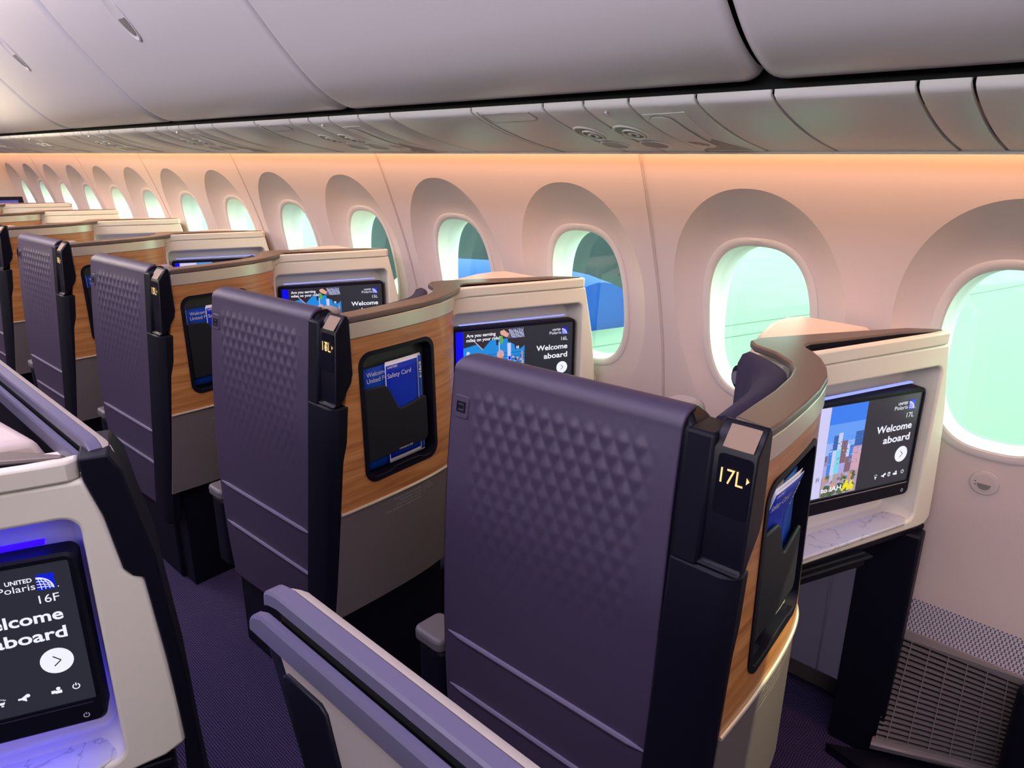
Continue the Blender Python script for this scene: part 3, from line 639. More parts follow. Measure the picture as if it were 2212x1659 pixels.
def make_book(row):
    r = empty('welcome_booklet', (CP[0], CP[1]+ROW*row, CP[2]), '', 'booklet', 'blue welcome booklets in the literature pockets')
    mb = MB(); mb.grid(lambda i, j: ((lambda x, z: (x, face_y(x, z)+.021, z))(lerp(.989, 1.195, i), lerp(.798, 1.079, j))), 8, 10, 'bookblue'); mb.build('cover', r, CP, solid=.003)
    mb = MB(); pl = lambda a, b: (a, face_y(a, b)+.0165, b)
    put_text(mb, 'Welcome to', pl, 1.012, 1.056, .012, 'print'); put_text(mb, 'United Polaris', pl, 1.012, 1.039, .012, 'print')
    mb.add([pl(.9995, .83), pl(1.0005, .83), pl(1.0005, 1.079), pl(.9995, 1.079)], [(0, 1, 2, 3)], 'print'); mb.build('lettering', r, CP)
    return r

# ------------------------------------------------------------------ cabin shell
WZ = [0.0, .10, .40, .55, .70, .85, 1.0, 1.19, 1.29, 1.40, 1.545, 1.606, 1.68, 1.75, 1.85]
WX = [1.84, 1.87, 1.925, 1.947, 1.958, 1.955, 1.935, 1.890, 1.857, 1.820, 1.770, 1.742, 1.705, 1.665, 1.60]
_pc = np.polyfit(WZ, WX, 6)
def wx(z): return float(np.polyval(_pc, z))
YC0, WP = .25, .61
ZC = 1.15
def sup(a, b, n, t):
    c, s = math.cos(t), math.sin(t); return (a*math.copysign(abs(c)**(2/n), c), b*math.copysign(abs(s)**(2/n), s))
NA = 96
TH = [2*math.pi*k/NA for k in range(NA)]
def opening(a, b, dz=0): return [(sup(a, b, 2.75, t)[0], ZC+dz+sup(a, b, 2.75, t)[1]) for t in TH]
def recess_curve(g=0):
    out = []
    for t in TH:
        c, s = math.cos(t), math.sin(t)
        out.append(((.250-g)*math.copysign(abs(c)**.95, c), ZC+.06+(.318-g if s > 0 else .44-g)*math.copysign(abs(s)**.95, s)))
    return out
def rec_depth(z): return interp(z, [.72, .80, .95, 1.10, 1.24, 1.365, 1.45, 1.54], [.002, .005, .010, .018, .030, .044, .054, .062])
def rectray(dy, dz, z0, z1, hw):
    t = 1e9
    if dy: t = min(t, hw/abs(dy))
    if dz > 0: t = min(t, (z1-ZC)/dz)
    elif dz < 0: t = min(t, (ZC-z0)/-dz)
    return t
BZ_A, BZ_B = .172, .246
def wall_cell(mb, yc, hw=.305):
    z0, z1 = .48, 1.72
    rc = recess_curve(); ri = recess_curve(.012); bz = opening(BZ_A, BZ_B)
    # reorder: use polar rays for the outer rectangle through the recess curve points
    rings = []
    outer = []
    for dy, z in rc:
        dz = z-ZC; t = rectray(dy, dz, z0, z1, hw); outer.append((dy*t, ZC+dz*t))
    # snap nearest points to the corners
    for cy, cz in ((hw, z1), (-hw, z1), (-hw, z0), (hw, z0)):
        k = min(range(NA), key=lambda i: (outer[i][0]-cy)**2+(outer[i][1]-cz)**2); outer[k] = (cy, cz)
    for u in (0, .15, .3, .45, .6, .75, .88, 1):
        rings.append([(lerp(o[0], r_[0], u), lerp(o[1], r_[1], u), 0) for o, r_ in zip(outer, rc)])
    for u in (.03, .08, .16, .28, .42, .58, .74, .88, 1): rings.append([(lerp(a[0], b[0], u), lerp(a[1], b[1], u), math.sin(u*math.pi/2)**.9) for a, b in zip(rc, bz)])
    vs = []
    for R in rings:
        for y, z, d in R: vs.append((wx(z)+d*rec_depth(z), yc+y, z))
    n = NA; fs = []
    for i in range(len(rings)-1):
        for j in range(n):
            a, b = i*n+j, i*n+(j+1) % n; fs.append((a, b, b+n, a+n))
    mb.add(vs, fs, 'wall')
NW = 14
wall = MB()
KS = list(range(-2, NW))
for k in KS: wall_cell(wall, YC0+WP*k)
Y0, Y1 = YC0+WP*KS[0]-.305, YC0+WP*KS[-1]+.305
# lower wall (smooth dado zone) and the strip hidden above the service panels
wall.grid(lambda i, j: (wx(lerp(.385, .48, j)), lerp(Y0, Y1, i), lerp(.385, .48, j)), 2, 6, 'perf')
wall.grid(lambda i, j: (lerp(2.03, wx(.385), j), lerp(Y0, Y1, i), lerp(0, .385, j)), 2, 2, 'dado')
wall.grid(lambda i, j: (lerp(wx(1.72), 1.42, j), lerp(Y0, Y1, i), lerp(1.72, 2.05, j)), 2, 4, 'wall')
wo = struct(wall.build('wall_right', smooth=28))
# vertical panel seams
for i, k in enumerate(range(-1, NW, 2)):
    y = YC0+.305+WP*k; mb = MB()
    if y > Y1: break
    SEAMM = 'seam'
    mb.loft([[(wx(z)+.004, y-.006, z), (wx(z)-.0025, y-.0045, z), (wx(z)-.0025, y-.001, z), (wx(z)+.002, y+.0005, z), (wx(z)-.001, y+.004, z), (wx(z)+.004, y+.006, z)] for z in np.linspace(.49, 1.70, 24)], 'seam')
    o = struct(mb.build('trim_%d' % (i+1)))
# windows
def window(k, idx):
    yc = YC0+WP*k; org = (wx(ZC)+.05, yc, ZC)
    def ring(a, b, d0, dep=0): return [(wx(z)+rec_depth(z)+d0 if dep == 0 else dep, yc+y, z) for y, z in opening(a, b)]
    mb = MB(); q = lambda a, b, off: [(wx(z)+rec_depth(z)+off, yc+y, z) for y, z in opening(a, b)]
    mb.loft([q(.173, .247, .004), q(.172, .246, -.0015), q(.166, .240, -.004), q(.153, .227, -.001), q(.149, .223, .004)], 'bezel', caps=False)
    fr = struct(mb.build('window_%d' % idx, None, org))
    mb = MB(); px = wx(ZC)+rec_depth(ZC)+.085
    def q2(a, b, t): return [(lerp(wx(z)+rec_depth(z), px, t), yc+y, z) for y, z in opening(a, b)]
    mb.loft([q2(.149, .223, .03), q2(.148, .222, .4), q2(.146, .220, .55), q2(.143, .217, .60), q2(.142, .216, .8), q2(.140, .214, .84), q2(.140, .214, 1.03)], 'reveal', caps=False)
    mb.build('window_reveal', fr, org)
    mb = MB(); mb.add([(px, yc+y, z) for y, z in opening(.142, .216)], [tuple(range(NA))], 'pane'); mb.build('window_pane', fr, org)
    if k < 4:
        mb = MB(); zc = .845; x = wx(zc)-.001
        for rr, m, d in ((.030, 'bezel', .003), (.024, 'wall', .0045)):
            mb.loft([[(wx(zc+rr*math.sin(2*math.pi*i/28))-h, yc+rr*math.cos(2*math.pi*i/28), zc+rr*math.sin(2*math.pi*i/28)) for i in range(28)] for h in (-.004, d)], m)
        mb.add([(wx(zc)-.0052, yc+.015*math.cos(math.radians(t)), zc-.002+.015*math.sin(math.radians(t))) for t in range(180, 361, 12)], [tuple(range(16))], 'psud')
        for t in (100, 125, 150, 175, 200): mb.add([(wx(zc)-.0052, yc-.019*math.cos(math.radians(t))+.0016*math.cos(a), zc+.019*math.sin(math.radians(t))+.0016*math.sin(a)) for a in np.linspace(0, 5.5, 7)], [tuple(range(7))], 'ink')
        mb.build('dimmer_button', fr, org)
for i, k in enumerate(KS[1:]): window(k, i+1)
# floor
mb = MB(); mb.box(-3.2, 2.1, -2.2, 9.2, -.05, 0, 'carpet'); struct(mb.build('floor'))
# closing surfaces the lens does not see but the light does
mb = MB(); mb.grid(lambda i, j: (lerp(-3.2, -1.2, j), lerp(-2.2, 9.2, i), lerp(1.75, 2.40, math.sin(j*math.pi/2))), 2, 8, 'ceil')
mb.grid(lambda i, j: (lerp(-1.2, .72, j), lerp(-2.2, 9.2, i), 2.40), 2, 3, 'ceil')
mb.grid(lambda i, j: (lerp(.5, 1.5, j), lerp(-2.2, 9.2, i), lerp(2.41, 2.0, j)), 2, 3, 'ceil'); struct(mb.build('ceiling'))
mb = MB(); mb.box(-3.25, -3.2, -2.2, 9.2, 0, 2.0, 'wall'); struct(mb.build('wall_left'))
mb = MB(); mb.box(-3.2, 2.1, -2.25, -2.2, 0, 2.45, 'wall'); struct(mb.build('wall_back'))
mb = MB(); mb.box(-3.2, 2.1, 9.2, 9.25, 0, 2.45, 'wall'); struct(mb.build('wall_front'))
mb = MB(); mb.box(1.95, 2.12, Y1, 9.2, 0, 2.2, 'wall'); mb.box(1.95, 2.12, -2.2, Y0, 0, 2.2, 'wall'); struct(mb.build('wall_side_ends'))

# ------------------------------------------------------------------ overhead bins
BINP = [(1.250, 1.735), (1.238, 1.7275), (1.215, 1.728), (1.188, 1.7365), (1.155, 1.752), (1.115, 1.778), (1.07, 1.818), (1.03, 1.860), (.985, 1.910), (.94, 1.962), (.895, 2.018), (.85, 2.078), (.80, 2.15), (.75, 2.23), (.71, 2.31), (.68, 2.40)]
BINP = catmull(BINP, 3)
PB = 1.22; YB0 = .585
def make_bin(y0, y1):
    r = empty('overhead_bin', (1.0, (y0+y1)/2, 2.0), '', 'overhead bin', 'overhead bins above the window seats'); org = (1.0, (y0+y1)/2, 2.0)
    nu = 40; g = .0055; mb = MB()
    def fn(i, j):
        ys = [0, .003, .008, .015, .024, .036, .05]; n = len(ys)
        L = y1-y0-2*g; k = i*(nu-1); k = int(round(k))
        if k < n: s = ys[k]
        elif k >= nu-n: s = L-ys[nu-1-k]
        else: s = lerp(ys[-1], L-ys[-1], (k-n+1)/(nu-2*n+1))
        e = min(s, L-s); rr = .035
        d = .022*(1-math.sqrt(max(0, 1-(max(0, rr-e)/rr)**2)))
        x, z = BINP[int(round(j*(len(BINP)-1)))]; jj = int(round(j*(len(BINP)-1)))
        a, b = BINP[max(jj-1, 0)], BINP[min(jj+1, len(BINP)-1)]; t = np.array([b[0]-a[0], b[1]-a[1]]); t /= np.linalg.norm(t); nn = np.array([t[1], -t[0]])
        nn = nn if nn[0]*(-1)+nn[1]*(-1) < 0 else -nn
        # nn points outboard / up (into the bin)
        return (x+nn[0]*d, y0+g+s, z+nn[1]*d)
    mb.grid(fn, nu, len(BINP), 'bin'); mb.build('bin_door', r, org, smooth=60)
    # latch : oval dish with a flat grey crescent painting its shade
    def surf(s, dy, h=0):                         # s : x on profile
        xs = [p[0] for p in BINP][::-1]; zs = [p[1] for p in BINP][::-1]; z = interp(s, xs, zs)
        z2 = interp(s+.01, xs, zs); t = np.array([.01, z2-z]); t /= np.linalg.norm(t); nn = np.array([t[1], -t[0]])
        return (s+nn[0]*h, (y0+y1)/2+.085+dy, z+nn[1]*h)
    mb = MB(); el = lambda a, b, h, ox=0: [surf(.905+ox+a*math.cos(2*math.pi*k/32), b*math.sin(2*math.pi*k/32), h) for k in range(32)]
    mb.loft([el(.056, .036, -.004), el(.056, .036, .003), el(.052, .033, .0045), el(.047, .029, .0015), el(.02, .012, .0012)], 'bin'); lt = mb.build('latch', r, org)
    mb = MB(); mb.add([surf(.905+.043*c, .027*s, .0030) for c, s in [(math.cos(math.radians(t)), math.sin(math.radians(t))) for t in range(-80, 81, 10)]], [tuple(range(17))], 'psud'); mb.build('latch_shade', lt, org)
    return r
ords = ['nearest', 'second', 'third', 'fourth', 'fifth', 'sixth', 'seventh', 'eighth', 'ninth']
for k in range(-1, 7):
    b = make_bin(YB0+PB*k, min(YB0+PB*(k+1), 9.2))
    b['label'] = 'pale grey curved overhead bin, ' + ('rightmost, above the bare service panel at the right' if k == -1 else 'widest one in the middle' if k == 0 else '%s of the row counted from the right' % ords[k+1])
mb = MB(); mb.box(1.262, 1.30, -1.2, 9.2, 1.700, 1.80, 'gap'); mb.box(.70, 1.30, -1.2, 9.2, 2.42, 2.44, 'gap')
mb.grid(lambda i, j: (lerp(1.26, .74, j), lerp(-1.2, 9.2, i), lerp(1.765, 2.42, j)), 2, 2, 'gap'); struct(mb.build('trim_bin_gap'))
# ------------------------------------------------------------------ passenger service panels
PS = [(1.262, 1.7135), (1.241, 1.7125), (1.239, 1.705), (1.254, 1.694), (1.309, 1.673), (1.385, 1.651), (1.466, 1.633), (1.573, 1.6155)]
PS2 = catmull(PS[2:], 5); PSF = [PS[0], PS[1]]+PS2
_acc = [0]
for a, b in zip(PS2, PS2[1:]): _acc.append(_acc[-1]+math.hypot(b[0]-a[0], b[1]-a[1]))
def psf(t, h=0):
    x = interp(t, _acc, [p[0] for p in PS2]); z = interp(t, _acc, [p[1] for p in PS2])
    x2 = interp(min(t+.01, _acc[-1]), _acc, [p[0] for p in PS2])-interp(max(0, t-.01), _acc, [p[0] for p in PS2]); z2 = interp(min(t+.01, _acc[-1]), _acc, [p[1] for p in PS2])-interp(max(0, t-.01), _acc, [p[1] for p in PS2])
    L = math.hypot(x2, z2); return (x+z2/L*h, z-x2/L*h)       # +h = towards the cabin (down / inboard)
def psu_panel(y0, y1, kind, label):
    yc = (y0+y1)/2; org = (1.40, yc, 1.65)
    r = empty('service_panel', org, label, 'service panel', 'service panels under the overhead bins')
    mb = MB(); g = .0022; rings = []
    for y, d in ((y0+g, -.006), (y0+g+.001, -.001), (y0+g+.004, 0), (y1-g-.004, 0), (y1-g-.001, -.001), (y1-g, -.006)):
        top = [(PSF[0][0]-d, y, PSF[0][1]), (PSF[1][0]-d, y, PSF[1][1])]
        rings.append(top+[(lambda p: (p[0], y, p[1]))(psf(t, d)) for t in np.linspace(.004, _acc[-1], 24)])
    mb.loft(rings, 'psu', caps=False, closed=False); mb.build('panel', r, org, smooth=50)
    P = lambda y, t, h=0: (lambda p: (p[0], y, p[1]))(psf(t, h))
    el = lambda cy, ct, a, b, h, n=28: [P(cy+a*math.cos(2*math.pi*k/n), ct+b*math.sin(2*math.pi*k/n), h) for k in range(n)]
    def dens(pts, step=.012):
        out = []
        for a, b in zip(pts, pts[1:]+pts[:1]):
            n = max(1, int(math.hypot(a[0]-b[0], a[1]-b[1])/step)); out += [(lerp(a[0], b[0], k/n), lerp(a[1], b[1], k/n)) for k in range(n)]
        return out
    def patch(mb, pts, h, m, rim=None):
        pts = dens(pts)
        # fan of rings that follows the curved panel
        cy = sum(p[0] for p in pts)/len(pts); ct = sum(p[1] for p in pts)/len(pts)
        rg = [[P(lerp(cy, y, k), lerp(ct, t, k), h) for y, t in pts] for k in (1, .85, .65, .45, .25, .05)]
        mb.loft([[P(y, t, -.002) for y, t in pts]]+rg, m)
    def hoop(mb, pts, w, h, m):
        pts = dens(pts)
        cy = sum(p[0] for p in pts)/len(pts); ct = sum(p[1] for p in pts)/len(pts)
        def sc(k): return [(cy+(y-cy)*(1+k/max(abs(y-cy)+abs(t-ct), 1e-3)), ct+(t-ct)*(1+k/max(abs(y-cy)+abs(t-ct), 1e-3))) for y, t in pts]
        mb.loft([[P(y, t, hh) for y, t in sc(k)] for k, hh in ((w, -.001), (w*.6, h), (0, h), (-w*.3, .0005))], m, caps=False)
    def ell(cy, ct, a, b, n=30): return [(cy+a*math.cos(2*math.pi*k/n)-.0*math.sin(2*math.pi*k/n), ct+b*math.sin(2*math.pi*k/n)) for k in range(n)]
    if kind == 'light':
        cy = yc+.024
        mb = MB(); patch(mb, ell(cy, .145, .033, .044), .0012, 'psud'); hoop(mb, ell(cy, .145, .033, .044), .007, .003, 'psu'); q = mb.build('reading_light', r, org)
        mb = MB(); hoop(mb, ell(cy-.004, .152, .021, .030), .004, .0045, 'psu'); patch(mb, ell(cy-.004, .152, .012, .016), .0040, 'psu'); patch(mb, ell(cy-.004, .152, .005, .007), .0050, 'ink'); mb.build('lamp_lens', q, org)
        mb = MB(); patch(mb, ell(cy+.003, .251, .031, .036), .0012, 'psud'); hoop(mb, ell(cy+.003, .251, .031, .036), .006, .0025, 'psu'); mb.build('dish', r, org)
        if label.find('beside the mask') > 0: mb = MB(); patch(mb, ell(yc+.012, .030, .006, .006, 12), .004, 'chrome'); mb.build('indicator_lamp', r, org)
    elif kind == 'mask':
        mb = MB(); patch(mb, [(y0+.040, .042), (y1-.010, .046), (y1-.004, .060), (y1-.004, .25), (y1-.004, .318), (y1-.06, .320), (y0+.022, .322), (y0+.055, .20)], .0010, 'psu'); mb.build('door_surround', r, org)
        dp = rrect(y1-.068, y1-.012, .055, .282, .026, 6)
        mb = MB(); patch(mb, dp, .0030, 'psu'); q = mb.build('mask_door', r, org)
        mb = MB(); hoop(mb, dp, .0045, .0022, 'psud'); mb.build('door_seam', q, org)
        mb = MB(); mc = y1-.040
        for dy, dt, rr, m in ((.0, .0, .010, 'red'), (-.010, .012, .007, 'psud')):
            o1 = [P(mc+dy+rr*math.cos(t), .235+dt+rr*1.4*math.sin(t), .0040) for t in np.linspace(0, 6.283, 17)]; o2 = [P(mc+dy+rr*.72*math.cos(t), .235+dt+rr*1.0*math.sin(t), .0040) for t in np.linspace(0, 6.283, 17)]
            mb.add(o1+o2, [(i, i+1, 18+i, 17+i) for i in range(16)], m)
        mb.add([P(mc+.018, .218, .0041), P(mc-.014, .250, .0041), P(mc-.016, .246, .0041), P(mc+.016, .214, .0041)], [(0, 1, 2, 3)], 'red')
        for k in range(3): mb.add([P(mc+.016-.004*k, .212+.003*k, .0042), P(mc+.014-.004*k, .212+.003*k, .0042), P(mc+.014-.004*k, .226+.003*k, .0042), P(mc+.016-.004*k, .226+.003*k, .0042)], [(0, 1, 2, 3)], 'red')
        mb.build('no_smoking_mark', q, org)
        mb = MB(); tri = [(y1-.004, .322), (y0+.10, .27), (y0+.062, .20), (y0+.046, .25), (y0+.028, .322)]
        patch(mb, tri, .0016, 'psud'); mb.build('grey_inset', r, org)
    elif kind == 'placard':
        pp = [(y1-.030, .014), (y1-.032, .050), (y1-.045, .056), (y0+.058, .050), (y0+.046, .042), (y0+.050, .014)]
        mb = MB(); hoop(mb, pp, .003, .0012, 'psud'); patch(mb, pp, .0008, 'psu'); mb.build('sign_window', r, org)
        mb = MB(); mb.loft([[P(y, t, h) for y, h in ((y1-.020, -.002), (y1-.020, .001), (y1-.0185, .001), (y1-.0185, -.002))] for t in np.linspace(.005, _acc[-1], 20)], 'psud'); mb.build('joint', r, org)
    return r
per = 1.058
SEG = [(.573, .719, 'blank'), (.719, .867, 'mask'), (.867, .979, 'light'), (.979, 1.090, 'light'), (1.090, 1.316, 'placard'), (1.316, 1.573+.058, 'blank')]
where = ['nearest group, ', 'second group, ', 'third group, ', 'fourth group, ', 'fifth group, ', 'sixth group, ', 'seventh group, ', 'eighth group, ']
desc = {'blank0': 'short blank service panel next to the oxygen mask panel', 'blank5': 'wide blank service panel left of the sign panel', 'mask1': 'service panel with oblong mask door and crossed circle mark',
        'light2': 'service panel with reading lamp beside the mask door panel', 'light3': 'service panel with reading lamp beside the sign panel', 'placard4': 'service panel with a rectangular sign window at its upper edge'}
for g in range(0, 8):
    for i, (a, b, kd) in enumerate(SEG):
        psu_panel(a+per*g, min(b+per*g, 9.2), kd, where[g]+desc[kd+str(i)])
for a, b, l in ((.350, .573, 'wide blank service panel at the right, below the rightmost bin seam'), (.277, .350, 'narrow blank service panel second from the right edge'), (.05, .277, 'blank service panel cut off by the right edge of the view'), (-.6, .05, 'blank service panel beyond the right edge of the view')):
    if a > -.5: psu_panel(a, b, 'blank', l)
mb = MB(); mb.box(1.572, 1.578, -1.2, 9.2, 1.611, 1.66, 'psu'); mb.box(1.25, 1.578, -1.2, 9.2, 1.752, 1.757, 'gap'); mb.box(1.30, 1.575, -1.2, 9.2, 1.70, 1.705, 'gap'); mb.box(1.5735, 1.5795, -1.2, 9.2, 1.6105, 1.6125, 'gap'); struct(mb.build('trim_service_rail'))

# ------------------------------------------------------------------ place the seat pods
pod = make_pod()
NR = 7
rownames = ['nearest', 'second', 'third', 'fourth', 'fifth', 'sixth', 'farthest']
pl = ['wood and ivory seat pod with lit sign 17L, the nearest on the window side', 'wood and ivory seat pod with lit sign 16L, behind the nearest quilted seat', 'wood and ivory seat pod with lit sign 15L, third from the camera',
      'wood and ivory seat pod fourth from the camera, its blue screen just showing', 'wood and ivory seat pod fifth from the camera, ivory lip above a slim wood panel', 'wood and ivory seat pod sixth from the camera, only its top visible', 'wood and ivory seat pod farthest from the camera, in front of the bulkhead screen']
for i in range(NR):
    p = pod if i == 0 else copy_tree(pod)
    p.location = (BP[0], BP[1]+ROW*i, 0); p['label'] = pl[i]
    if i < 5:
        hd = [c for c in p.children if c.name.startswith('sign_head')][0]; sign_text(hd, '%dL' % (17-i), i)
seat = make_seat()
sl = ['large dark plum quilted seat back in the foreground, beside sign 17L', 'dark plum quilted seat back beside sign 16L, left of the blue safety card', 'dark plum quilted seat back beside sign 15L, third from the camera', 'dark plum quilted seat back fourth from the camera, near the left edge', 'dark plum quilted seat back cut by the left edge, farthest of the row']
for i in range(5):
    p = seat if i == 0 else copy_tree(seat)
    p.location = (SP[0], SP[1]+ROW*i, 0); p['label'] = sl[i]
monitor((0, 0), '17L', 'city', 'lit screen reading 17L with a city skyline picture', 'black')
monitor((0, ROW), '16L', 'ride', 'lit screen reading 16L, partly behind the big quilted seat', 'black')
monitor((0, 2*ROW), '15L', 'ride', 'lit screen reading 15L, above the second quilted seat', 'black')
monitor((0, 3*ROW), '14L', 'plain', 'lit screen with blue and pale blocks, fourth from the camera', 'black')
monitor((-1.638, .629), '16F', 'sixteen', 'lit screen reading 16F at the lower left', 'black')
lits = ['standing out of the pocket under sign 17L', 'in the wood panel pocket under sign 16L', 'half hidden in the pocket under sign 15L']
for i in range(3):
    c = make_card(i); c['label'] = 'blue safety card with white lettering ' + lits[i]
    b = make_book(i); b['label'] = 'blue welcome booklet behind the safety card ' + lits[i].replace('standing out of', 'in').replace('half hidden ', '')
b = make_book(3); b['label'] = 'blue booklet sliver in the pocket left of the quilted seat beside sign 15L'

# ------------------------------------------------------------------ centre pod (16F) and the partitions
CO = (-1.638, .629)
def shift(o, k=0): o.location = (o.location[0]+CO[0], o.location[1]+CO[1]+ROW*k, o.location[2])
cp = empty('seat_pod', BP, 'ivory centre seat pod holding the 16F screen at lower left', 'seat pod', 'centre seat pods')
shell_parts(cp, 'ledblue', True); cap_parts(cp)
mb = MB(); out = [(.477, 1.140), (.489, 1.055), (.499, 1.041), (.512, 1.035), (.523, .894), (.530, .738), (.525, .70), (.51, .40), (.50, 0), (.57, 0), (.562, .40), (.549, .68), (.544, .86), (.532, 1.035), (.531, 1.064), (.517, 1.141), (.508, 1.20), (.495, 1.2255), (.459, 1.2255), (.462, 1.194)]
mb.loft([[SH(s, z, -.004) for s, z in out], [SH(s, z, .10) for s, z in out]], 'black'); mb.build('aisle_pillar', cp, BP, bevel=.003)
mb = MB(); mb.loft([[SH(s, z, d) for s, d in ((-.1, .02), (.5, .02), (.5, .2), (-.1, .2))] for z in (0, .69)], 'black'); mb.build('plinth', cp, BP)
shift(cp)
def partition(y0, y1, label, front):
    org = (.26, (y0+y1)/2, 0); r = empty('aisle_partition', org, label, 'partition', 'partitions along the centre seats')
    # outer rail : violet top, beige outer side, rounded ends
    def rail(prof, ya, yb, ra, rb, m, name, taper=.022):
        mb = MB(); rings = []
        for y, k in ((ya, ra), (ya+taper*.3, ra*.5), (ya+taper, 0), (yb-taper, 0), (yb-taper*.3, rb*.5), (yb, rb)):
            rings.append([(x, y, z-k*(.009 if z > 1.2 else 0)) for x, z in prof])
        mb.loft(rings, m); return mb.build(name, r, org, smooth=22)
    rail([(.2450, 1.224), (.2455, 1.233), (.2475, 1.2355), (.2610, 1.2355), (.2618, 1.2345), (.2618, 1.222), (.2450, 1.222)], y0 if front else y0+.02, y1, 1, .7, 'rail', 'outer_rail')
    rail([(.2624, 1.2345), (.268, 1.2325), (.275, 1.2265), (.279, 1.214), (.280, 1.15), (.2624, 1.15)], y0 if front else y0+.02, y1-.004, 1, 1.2, 'tan', 'rail_side')
    rail([(.2345, 1.203), (.2350, 1.210), (.2370, 1.2135), (.2435, 1.2135), (.2452, 1.2115), (.2452, 1.19), (.2345, 1.19)], y0+.04 if not front else y0, y1+.012, .5, 1.3, 'rail', 'inner_rail')
    mb = MB()
    lean = .42 if front else 0
    yb_ = y0 if front else y0+.11
    poly = [(yb_, 1.199), (y1-.006, 1.199), (y1-.016, 1.17), (y1-.030-.115*lean/.42 if front else y1-.02, .86), (y1-.12 if front else y1-.02, 0), (yb_, 0)]
    mb.prism(poly, 'x', .2375, .274, 'black'); mb.prism([(y0 if front else y0+.03, 1.19), (y1-.02, 1.19), (y1-.02, 1.224), (y0 if front else y0+.03, 1.224)], 'x', .2475, .268, 'gap'); mb.build('partition_body', r, org, bevel=.006, seg=3)
    if front:
        mb = MB(); lp = [(y1-.038, 1.192), (y1-.098, 1.06), (y1-.16, .80), (y0, .80), (y0, 1.192)]
        mb.prism(lp, 'x', .2362, .240, 'inset'); mb.build('beige_inset', r, org)
        mb = MB(); hp = [(y1-.058, 1.168), (y1-.066, 1.173), (y1-.118, 1.174), (y1-.126, 1.168), (y1-.150, 1.09), (y1-.160, 1.02), (y1-.100, 1.02), (y1-.086, 1.08)]
        mb.prism([(y_+.014, z_+.004) for y_, z_ in hp], 'x', .233, .240, 'gloss'); mb.build('handle_recess', r, org, bevel=.002)
    return r
partition(-.10, .537, 'beige and violet rail partition in the lower foreground with black handle', True)
pt = partition(.985, 1.69, 'violet and beige rail partition at the left beside the 16F screen', False)
# armrest led
mb = MB(); mb.box(.8825, .8855, 2.79, 2.796, .285, .292, 'led'); 
M['led'] = emis('small green led', (.7, .9, .1), 2); tag(mb.build('led_indicator', None, (.88, 2.79, .28)), 'tiny green light on the dark seat base beside the aisle', 'indicator light')

# ------------------------------------------------------------------ dado grille, floor rail, side console, bulkhead
r = empty('air_grille', (1.9, .2, .2), 'bronze slatted air grille low on the sidewall at lower right', 'air grille'); gorg = (1.9, .2, .2)
C00, C10, C01, C11 = Vector((1.835, .350, .075)), Vector((1.965, .040, .075)), Vector((1.905, .346, .383)), Vector((1.915, .06, .378))
gp = lambda u, v, h=0: tuple((C00*(1-u)+C10*u)*(1-v)+(C01*(1-u)+C11*u)*v+Vector((-.97, -.1, .2))*h)
mb = MB(); mb.grid(lambda i, j: gp(i, j, -.014), 10, 10, 'gap'); mb.build('backing', r, gorg)
mb = MB()
for a, b, c, d in ((-.02, 1.02, -.05, .012), (-.02, 1.02, .97, 1.04)): mb = MB(); mb.loft([[gp(u, v, h) for v, h in ((c, -.01), (c, .004), (d, .004), (d, -.01))] for u in (a, b)], 'dado'); mb.build('frame', r, gorg)
for k in range(20):
    v = (k+.5)/20; mb = MB(); mb.loft([[gp(u, v+a, h) for a, h in ((-.010, -.010), (-.016, .002), (.003, .004), (.009, -.008))] for u in (0, 1)], 'dado'); mb.build('slat', r, gorg)
for u in (.085, .235, .385, .535, .685, .835):
    mb = MB(); mb.loft([[gp(u+a, v, h) for a, h in ((-.004, 0), (-.004, .0045), (.004, .0045), (.004, 0))] for v in (0, 1)], 'dado'); mb.build('bar', r, gorg)
mb = MB(); mb.loft([[gp(u, v, h) for v, h in ((-.075, -.01), (-.075, .012), (-.04, .012), (-.04, -.01))] for u in (-.02, 1.1)], 'chrome'); tag(mb.build('floor_rail', None, (1.9, .2, .05)), 'narrow metal rail along the floor under the air grille', 'rail')
mb = MB(); mb.prism([(1.78, .455), (1.845, .335), (1.98, .0), (1.98, -.3), (1.70, -.3), (1.72, .2)], 'z', 0, .03, 'black'); tag(mb.build('track_cover', None, (1.85, .1, 0)), 'dark floor cover in front of the air grille', 'floor cover')
mb = MB(); mb.prism([(1.845, .078), (1.895, .085), (1.895, -.25), (1.80, -.25)], 'z', .02, .40, 'black'); tag(mb.build('side_console', None, (1.88, -.1, .02), bevel=.02, seg=3), 'dark console edge at the lower right corner', 'console')
# bulkhead with its screen
mb = MB(); mb.box(.9, 1.97, 8.44, 8.6, 0, 1.70, 'wall'); struct(mb.build('wall_bulkhead', bevel=.02))
r = empty('bulkhead_monitor', (1.55, 8.0, .8), 'large black framed screen by the far bulkhead at the left edge', 'monitor')
def bm(a, z, d=0): return (1.35+.4*a+.0*z, 8.02-.16*a-d, z)
mb = MB(); mb.loft([[bm(a, z, d) for a, z in ((-.6, .85), (1.15, .85), (1.06, 1.235), (-.6, 1.235))] for d in (-.05, 0)], 'black'); mb.build('frame', r, (1.55, 8.0, .8))
mb = MB(); mb.add([bm(a, z, .004) for a, z in ((-.5, .93), (1.03, .93), (.97, 1.205), (-.5, 1.205))], [(0, 1, 2, 3)], 'lav2'); 
M['lav2'] = emis('screen violet', (.10, .08, .42), 1.0); mb.build('display', r, (1.55, 8.0, .8))
mb = MB(); mb.box(1.0, 1.8, 8.0, 8.44, 0, .86, 'shell'); mb.build('cabinet', r, (1.55, 8.0, .8))

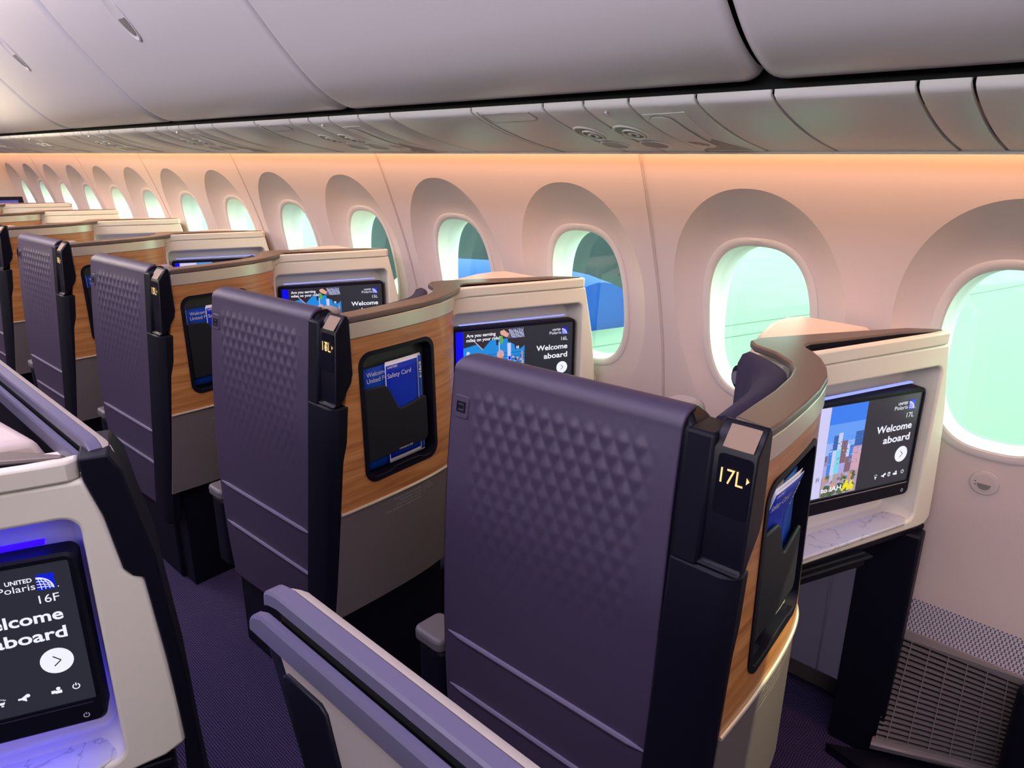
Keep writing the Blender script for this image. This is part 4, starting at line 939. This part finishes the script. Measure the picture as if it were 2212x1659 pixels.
# ------------------------------------------------------------------ outside
mb = MB(); mb.box(2.2, 90, -60, 80, -3.05, -3.0, 'apron'); tag(mb.build('apron', None, (20, 10, -3)), 'pale concrete apron outside the windows', 'ground', kind='structure')
mb = MB(); mb.prism([(2.5, 7.8), (8.4, 6.2), (11.1, 5.3), (16, 3.6), (30, -3), (30, -6), (8.0, -4.5), (2.5, -6)], 'z', -1.05, -.85, 'wing')
for (ax, ay), (bx, by) in (((8.5, 5.45), (16.0, 3.05)), ((7.0, 5.30), (14.0, 3.2)), ((12.5, 3.75), (19.5, 2.0)), ((5.0, 6.35), (8.2, 5.45))): mb.loft([[(x, y-.02, -.851), (x, y+.02, -.851), (x, y+.02, -.846), (x, y-.02, -.846)] for x, y in ((ax, ay), (bx, by))], 'wingline')
wg = mb.build('aircraft_wing', None, (8, 0, -1)); tag(wg, 'pale aircraft wing outside the two nearest windows', 'wing')
def nac():
    r = empty('engine_nacelle', (8.6, 8.0, -1.5), 'blue jet engine cowling outside the third window from the right', 'jet engine'); org = (8.6, 8.0, -1.5)
    mb = MB(); rings = []
    for y, rr in ((6.4, 1.36), (6.9, 1.45), (7.6, 1.48), (8.8, 1.46), (9.8, 1.40)): rings.append([(8.6+rr*math.cos(2*math.pi*k/40), y, -1.55+rr*math.sin(2*math.pi*k/40)) for k in range(40)])
    mb.loft(rings, 'blue'); mb.build('cowling', r, org, smooth=60)
    mb = MB(); rings = []
    for y, rr in ((9.8, 1.40), (10.15, 1.36), (10.4, 1.26), (10.4, 1.16), (10.0, 1.10)): rings.append([(8.6+rr*math.cos(2*math.pi*k/40), y, -1.55+rr*math.sin(2*math.pi*k/40)) for k in range(40)])
    mb.loft(rings, 'chrome'); mb.build('inlet_lip', r, org, smooth=60)
    return r
nac()
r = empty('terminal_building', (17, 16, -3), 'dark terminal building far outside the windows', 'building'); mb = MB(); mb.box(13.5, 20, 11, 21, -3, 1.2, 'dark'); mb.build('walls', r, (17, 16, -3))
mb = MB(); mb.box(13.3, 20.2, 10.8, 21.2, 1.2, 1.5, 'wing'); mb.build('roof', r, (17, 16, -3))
